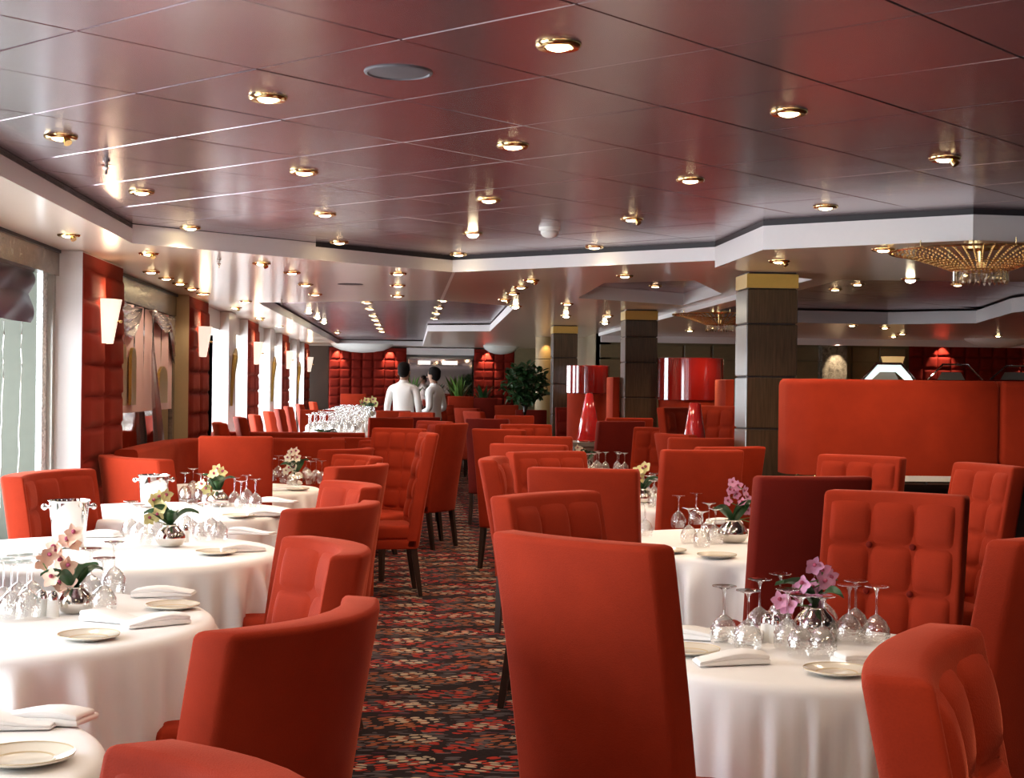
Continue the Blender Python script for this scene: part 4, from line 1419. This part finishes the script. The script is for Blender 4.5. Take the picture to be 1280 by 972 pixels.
for i, (x, y) in enumerate(((3.6, 19.3), (5.0, 19.6), (6.4, 19.3), (7.8, 19.6), (9.1, 19.3))):  # lamps added here to brighten the dark back wall
    o = thing('downlight', 'downlight added to brighten the panelled right back wall, %s' % rank(i, 5), 'ceiling light', (x, y, ZR - .001), 0, 'added downlights before the back wall')
    obj('trim_ring', RING, o)
    obj('lamp_lens', LENS, o)
    spot((x, y, ZR - .045), 70, 140)
# wall washers on the far red walls
for x, y, z in ((-1.5, Y1 - .42, ZS), (-.42, Y1 - .42, ZS), (1.58, Y1 - .42, ZS)):
    spot((x, y, z - .01), 60, 62, (1, .8, .6), (x, Y1 - .25, 1.62), .6, .01)
for x in (7.9, 9.35):
    spot((x, 21.9, ZR - .01), 30, 75, (1, .8, .6), (x, 22.08, 1.5), .5, .01)
spot((6.23, 21.62, ZR - .02), 70, 50, (1, .82, .58), (6.26, 21.86, 1.7), .6, .01)

p = at(498, 90, ZC)
o = thing('ceiling_speaker', 'round grey loudspeaker grille in the mauve ceiling', 'speaker', (p.x, p.y, ZC))
obj('rim', MB().lathe([(.088, 0), (.092, -.006), (.100, -.004), (.102, 0)], 36).mesh('rim', SPEAKER), o)
obj('grille', MB().lathe([(1e-3, -.006), (.05, -.005), (.090, -.002)], 36).mesh('grille', SPEAKER), o)
p = at(438, 355, ZS)
o = thing('ceiling_speaker', 'round beige loudspeaker in the left soffit behind the downlights', 'speaker', (p.x, p.y, ZS))
obj('grille', MB().lathe([(1e-3, -.006), (.08, -.004), (.10, -.003), (.102, 0)], 36).mesh('grille', SPEAKER), o)
p = at(687, 284, ZC)
o = thing('smoke_detector', 'white domed smoke detector under the mauve ceiling', 'smoke detector', (p.x, p.y, ZC))
obj('mounting_plate', MB().lathe([(.062, 0), (.062, -.018), (.05, -.022)], 28).mesh('mounting_plate', PLASTIC), o)
obj('dome', MB().lathe([(.05, -.02), (.052, -.035), (.04, -.052), (.02, -.06), (1e-3, -.061)], 28).mesh('dome', PLASTIC), o)
for x, y, z, l in ((133, 200, ZC, 'small sprinkler head hanging from the mauve ceiling at upper left'), (274, 323, ZS, 'small sprinkler head in the left soffit'), (352, 374, ZS, 'tiny sprinkler head at the far edge of the left soffit')):
    p = at(x, y, z)
    o = thing('sprinkler', l, 'sprinkler', (p.x, p.y, z), 0, 'sprinkler heads')
    obj('stem', MB().lathe([(.016, 0), (.016, -.006), (.008, -.01), (.008, -.03), (.014, -.034), (.005, -.04), (.005, -.058), (1e-3, -.06)], 12).mesh('stem', CHROME), o)
    obj('deflector', MB().lathe([(1e-3, -.018), (.022, -.019), (.022, -.021), (1e-3, -.022)], 12).mesh('deflector', CHROME), o)

# chandeliers
CRYS = mk_glass('crystal', (.98, .93, .80), .25, .95, 1.5)
BEADM = simple('gilt_bead', (.78, .56, .24), rough=.2, metal=.9, var=.2)


def chandelier(px, py, z, R, label):
    p = at(px, py, z)
    o = thing('chandelier', label, 'chandelier', (p.x, p.y, z))
    beads = MB()
    for k in range(56):
        a = 2 * pi * k / 56
        for q in range(14):
            t = q / 13
            r = R * (1 - t) + R * .30 * t
            zz = -.035 - .095 * t ** 1.3
            s = .0085
            c = Vector((r * cos(a), r * sin(a), zz))
            beads.add([c + Vector(d) * s for d in ((1, 0, 0), (0, 1, 0), (-1, 0, 0), (0, -1, 0), (0, 0, 1), (0, 0, -1))], [(0, 1, 4), (1, 2, 4), (2, 3, 4), (3, 0, 4), (1, 0, 5), (2, 1, 5), (3, 2, 5), (0, 3, 5)])
    b = obj('bead_strands', beads.mesh('bead_strands', BEADM, False), o)
    b['kind'] = 'stuff'
    obj('outer_ring', MB().lathe([(R, -.03), (R + .008, -.036), (R, -.042), (R - .008, -.036), (R, -.03)], 56).mesh('outer_ring', BRASS), o)
    obj('inner_ring', MB().lathe([(R * .3, -.125), (R * .3 + .008, -.13), (R * .3, -.136), (R * .3 - .008, -.13), (R * .3, -.125)], 40).mesh('inner_ring', BRASS), o)
    for k in range(30):
        a = 2 * pi * k / 30
        obj('crystal_drop', CD, o, (R * .29 * cos(a), R * .29 * sin(a), -.135), (0, 0, a))
    obj('lamp', MB().ball((0, 0, -.10), .022, 14, 8).mesh('lamp', AMBERP), o)
    obj('ceiling_plate', MB().lathe([(.09, 0), (.09, -.02), (.02, -.03), (.015, -.09), (1e-3, -.095)], 24).mesh('ceiling_plate', BRASS), o)
    for k in range(6):
        a = 2 * pi * (k + .5) / 6
        obj('suspension_rod', MB().tube([(R * cos(a), R * sin(a), -.034), (R * cos(a), R * sin(a), -.001)], .003, 6).mesh('suspension_rod', BRASS), o)
    spot((p.x, p.y, z - .21), 26, 150)


CD = MB().loft([[(.009, .006, 0), (-.006, .008, 0), (-.006, -.008, 0), (.009, -.006, 0)], [(.009, .006, -.05), (-.006, .008, -.05), (-.006, -.008, -.05), (.009, -.006, -.05)], [(.003, .001, -.066), (0, .001, -.066), (0, -.001, -.066), (.003, -.001, -.066)]]).mesh('crystal_drop', CRYS, False)
chandelier(1226, 307, ZR, .46, 'wide gilt crystal chandelier close under the right soffit')
chandelier(900, 389, ZR, .46, 'smaller-looking gilt chandelier left behind the brown column')

# ------------------------------------------------------------------ plants
def leaf_cluster(n, c, rx, rz, size, seed, mat, name):
    r = random.Random(seed)
    mb = MB()
    for _ in range(n):
        while True:
            q = Vector((r.uniform(-1, 1), r.uniform(-1, 1), r.uniform(-1, 1)))
            if .25 < q.length < 1:
                break
        pos = Vector((c[0] + q.x * rx, c[1] + q.y * rx, c[2] + q.z * rz))
        M = Matrix.Translation(pos) @ Matrix.Rotation(r.uniform(0, 6.28), 4, 'Z') @ Matrix.Rotation(r.uniform(-1.0, 1.0), 4, 'X') @ Matrix.Rotation(r.uniform(-.8, .8), 4, 'Y')
        s = size * r.uniform(.7, 1.25)
        vs = [(0, 0, 0), (.3 * s, .4 * s, .06 * s), (.22 * s, .75 * s, 0), (0, s, -.1 * s), (-.22 * s, .75 * s, 0), (-.3 * s, .4 * s, .06 * s), (0, .5 * s, -.03 * s)]
        mb.add([M @ Vector(v) for v in vs], [(0, 1, 6), (1, 2, 6), (2, 3, 6), (3, 4, 6), (4, 5, 6), (5, 0, 6)])
    return mb.mesh(name, mat, False)


p = aty(657, 482, 21.5)
o = thing('potted_tree', 'round clipped dark green tree in a pale pot', 'plant', (p.x, p.y, 0))
f = obj('foliage', leaf_cluster(520, (0, 0, p.z + .02), .31, .30, .11, 3, LEAF, 'foliage'), o)
f['kind'] = 'stuff'
obj('trunk', MB().tube([(0, 0, .5), (.01, 0, .85), (-.01, .01, 1.1), (.02, 0, p.z)], [.03, .025, .022, .012], 10).mesh('trunk', WOODLEG), o)
for a in (.4, 2.4, 4.5):
    obj('branch', MB().tube([(0, 0, 1.1), (.1 * cos(a), .1 * sin(a), 1.3), (.18 * cos(a), .18 * sin(a), 1.5)], [.014, .01, .005], 8).mesh('branch', WOODLEG), o)
obj('pot', MB().lathe([(.17, 0), (.24, .55), (.25, .6), (.22, .6), (.21, .55), (1e-3, .54)], 28, cap0=True).mesh('pot', TERRA), o)


def blades(n, seed, hmax, spread, mat):
    r = random.Random(seed)
    mb = MB()
    for _ in range(n):
        a, h = r.uniform(0, 6.28), hmax * r.uniform(.55, 1)
        out = spread * r.uniform(.2, 1)
        w = r.uniform(.022, .04)
        d, s = Vector((cos(a), sin(a), 0)), Vector((-sin(a), cos(a), 0))
        b0 = d * .05 * r.random()
        L, R_ = [], []
        for k in range(6):
            t = k / 5
            c = b0 + d * out * t ** 2 + Vector((0, 0, h * (t - .12 * t * t)))
            ww = w * (sin(pi * (.15 + .85 * t)) ** .7 if t < 1 else 0)
            L.append(c - s * ww)
            R_.append(c + s * ww)
        mb.add(L + R_, [(k, k + 1, k + 7, k + 6) for k in range(5)])
    return mb.mesh('foliage', mat, False)


for q, (x, y, hm, mt) in enumerate(((.02, 29.9, .78, LEAF2), (.50, 30.1, .6, LEAF), (.98, 29.9, .8, LEAF2), (1.46, 30.0, .6, LEAF))):
    o = thing('snake_plant', 'green blade-leaved plant before the far mirror, %s of four' % rank(q, 4), 'plant', (x, y, 0), 0, 'plants before the far mirror')
    f = obj('foliage', blades(34, 20 + q, hm, .34, mt), o, (0, 0, 1.0))
    f['kind'] = 'stuff'
    obj('planter', MB().add(*rbox(-.2, .2, -.17, .17, 0, 1.02, r=.015, seg=2)).mesh('planter', WOODLEG), o)


# ------------------------------------------------------------------ waiters
def person(px, pyt, y, height, rz, label, lean_x=0.0, head_turn=0.0, arm='down'):
    p0 = aty(px, pyt, y)
    sc = p0.z / 1.78
    V, E_, Rr = [], [], []

    def v(x, yy, z, r, par=None):
        V.append((x, yy, z))
        Rr.append(r)
        if par is not None:
            E_.append((par, len(V) - 1))
        return len(V) - 1
    pel = v(0, 0, .96, (.155, .115))
    wai = v(0, .01, 1.08, (.150, .105), pel)
    che = v(0, .0, 1.28, (.180, .115), wai)
    sho = v(0, -.01, 1.42, (.150, .085), che)
    nek = v(0, .0, 1.50, (.058, .058), sho)
    nk2 = v(0, .01, 1.555, (.056, .056), nek)
    hed = v(0, .03, 1.63, (.078, .088), nk2)
    crn = v(0, .02, 1.705, (.074, .086), hed)
    v(0, .015, 1.745, (.045, .055), crn)
    for s in (-1, 1):
        a = v(s * .185, -.01, 1.40, (.062, .062), sho)
        if arm == 'down':
            e = v(s * .235, -.03, 1.12, (.048, .048), a)
            w = v(s * .225, .06, .88, (.032, .032), e)
            hnd = (s * .22, .09, .80)
        else:
            e = v(s * .25, -.06, 1.14, (.048, .048), a)
            w = v(s * .15, .17, 1.06, (.032, .032), e)
            hnd = (s * .08, .22, 1.05)
        h = v(*hnd, (.034, .022), w)
        d = (Vector(hnd) - Vector(V[w])).normalized()
        for q in range(4):
            o1 = Vector((0, (q - 1.5) * .019, 0)) if arm == 'down' else Vector((0, 0, (q - 1.5) * .019))
            k1 = v(*(Vector(hnd) + d * .045 + o1), (.0095, .0095), h)
            v(*(Vector(hnd) + d * (.085 + .008 * (q in (1, 2))) + o1 * 1.05 + Vector((-s * .012, 0, 0))), (.008, .008), k1)
        k1 = v(*(Vector(hnd) + d * .015 + Vector((-s * .018, .025, 0))), (.010, .010), h)
        v(*(Vector(hnd) + d * .045 + Vector((-s * .024, .036, 0))), (.009, .009), k1)
        th = v(s * .095, 0, .86, (.092, .092), pel)
        kn = v(s * .10, .02, .49, (.060, .060), th)
        an = v(s * .10, -.02, .10, (.040, .040), kn)
        v(s * .11, .06, .045, (.040, .035), an)
        v(s * .115, .15, .035, (.036, .028), len(V) - 1)
    me = bpy.data.meshes.new('body')
    me.from_pydata(V, E_, [])
    tmp = bpy.data.objects.new('tmp_body', me)
    COL.objects.link(tmp)
    sk = tmp.modifiers.new('skin', 'SKIN')
    sk.use_smooth_shade = True
    for i, r in enumerate(Rr):
        me.skin_vertices[0].data[i].radius = r
    me.skin_vertices[0].data[0].use_root = True
    ss = tmp.modifiers.new('subd', 'SUBSURF')
    ss.levels = 2
    ss.render_levels = 2
    dg = bpy.context.evaluated_depsgraph_get()
    bme = bpy.data.meshes.new_from_object(tmp.evaluated_get(dg))
    bpy.data.objects.remove(tmp)
    bme.materials.clear()
    for m in (SHIRT, TROUS, SKIN, HAIR):
        bme.materials.append(m)
    for pl in bme.polygons:
        c = pl.center
        k = 0
        if c.z < .99 and abs(c.x) < .19 + (0 if arm == 'down' else .2) and not (abs(c.x) > .165 and c.z > .7):
            k = 1
        if c.z > 1.525:
            k = 2
        if (arm == 'down' and abs(c.x) > .17 and c.z < .88 and c.z > .6) or (arm != 'down' and c.y > .17):
            k = 2
        pl.material_index = k
        pl.use_smooth = True
    t = thing('person', label, 'person', (p0.x, y, 0), rz)
    t.scale = (sc, sc, sc)
    obj('body', bme, t)
    obj('hair', MB().lathe([(.090, -.03), (.094, .02), (.086, .06), (.060, .09), (.025, .104), (1e-3, .106)], 20, sx=.93, sy=1.06).mesh('hair', HAIR), t, (0, -.002, 1.675), (radians(14), 0, 0))
    obj('hair_back', MB().ball((0, 0, 0), .083, 16, 10, 1.1).mesh('hair_back', HAIR), t, (0, -.018, 1.645))
    obj('nose', MB().lathe([(.014, 0), (.010, .018), (.004, .026)], 10, cap1=True).mesh('nose', SKIN), t, (0, .112, 1.615), (radians(-70), 0, 0))
    for s in (-1, 1):
        obj('ear', MB().ball((0, 0, 0), .022, 10, 8, 1.5).mesh('ear', SKIN), t, (s * .082, .015, 1.625), None, (.4, 1, 1))
        obj('eye', MB().ball((0, 0, 0), .010, 10, 8).mesh('eye', HAIR), t, (s * .031, .110, 1.645))
        obj('brow', MB().box(-.018, .018, -.004, .004, -.003, .003).mesh('brow', HAIR, False), t, (s * .032, .113, 1.665))
    obj('mouth', MB().box(-.022, .022, -.004, .004, -.004, .004).mesh('mouth', LIP, False), t, (0, .108, 1.575))
    obj('collar', MB().lathe([(.070, 0), (.068, .03), (.062, .038)], 20).mesh('collar', SHIRT), t, (0, .0, 1.475))
    return t


person(505, 452, 21.4, 1.8, radians(-18), 'dark-haired waiter in a white shirt seen from behind, the left one')
person(543, 458, 22.6, 1.74, radians(62), 'second waiter in a white shirt, head turned in profile to the left', arm='fold')
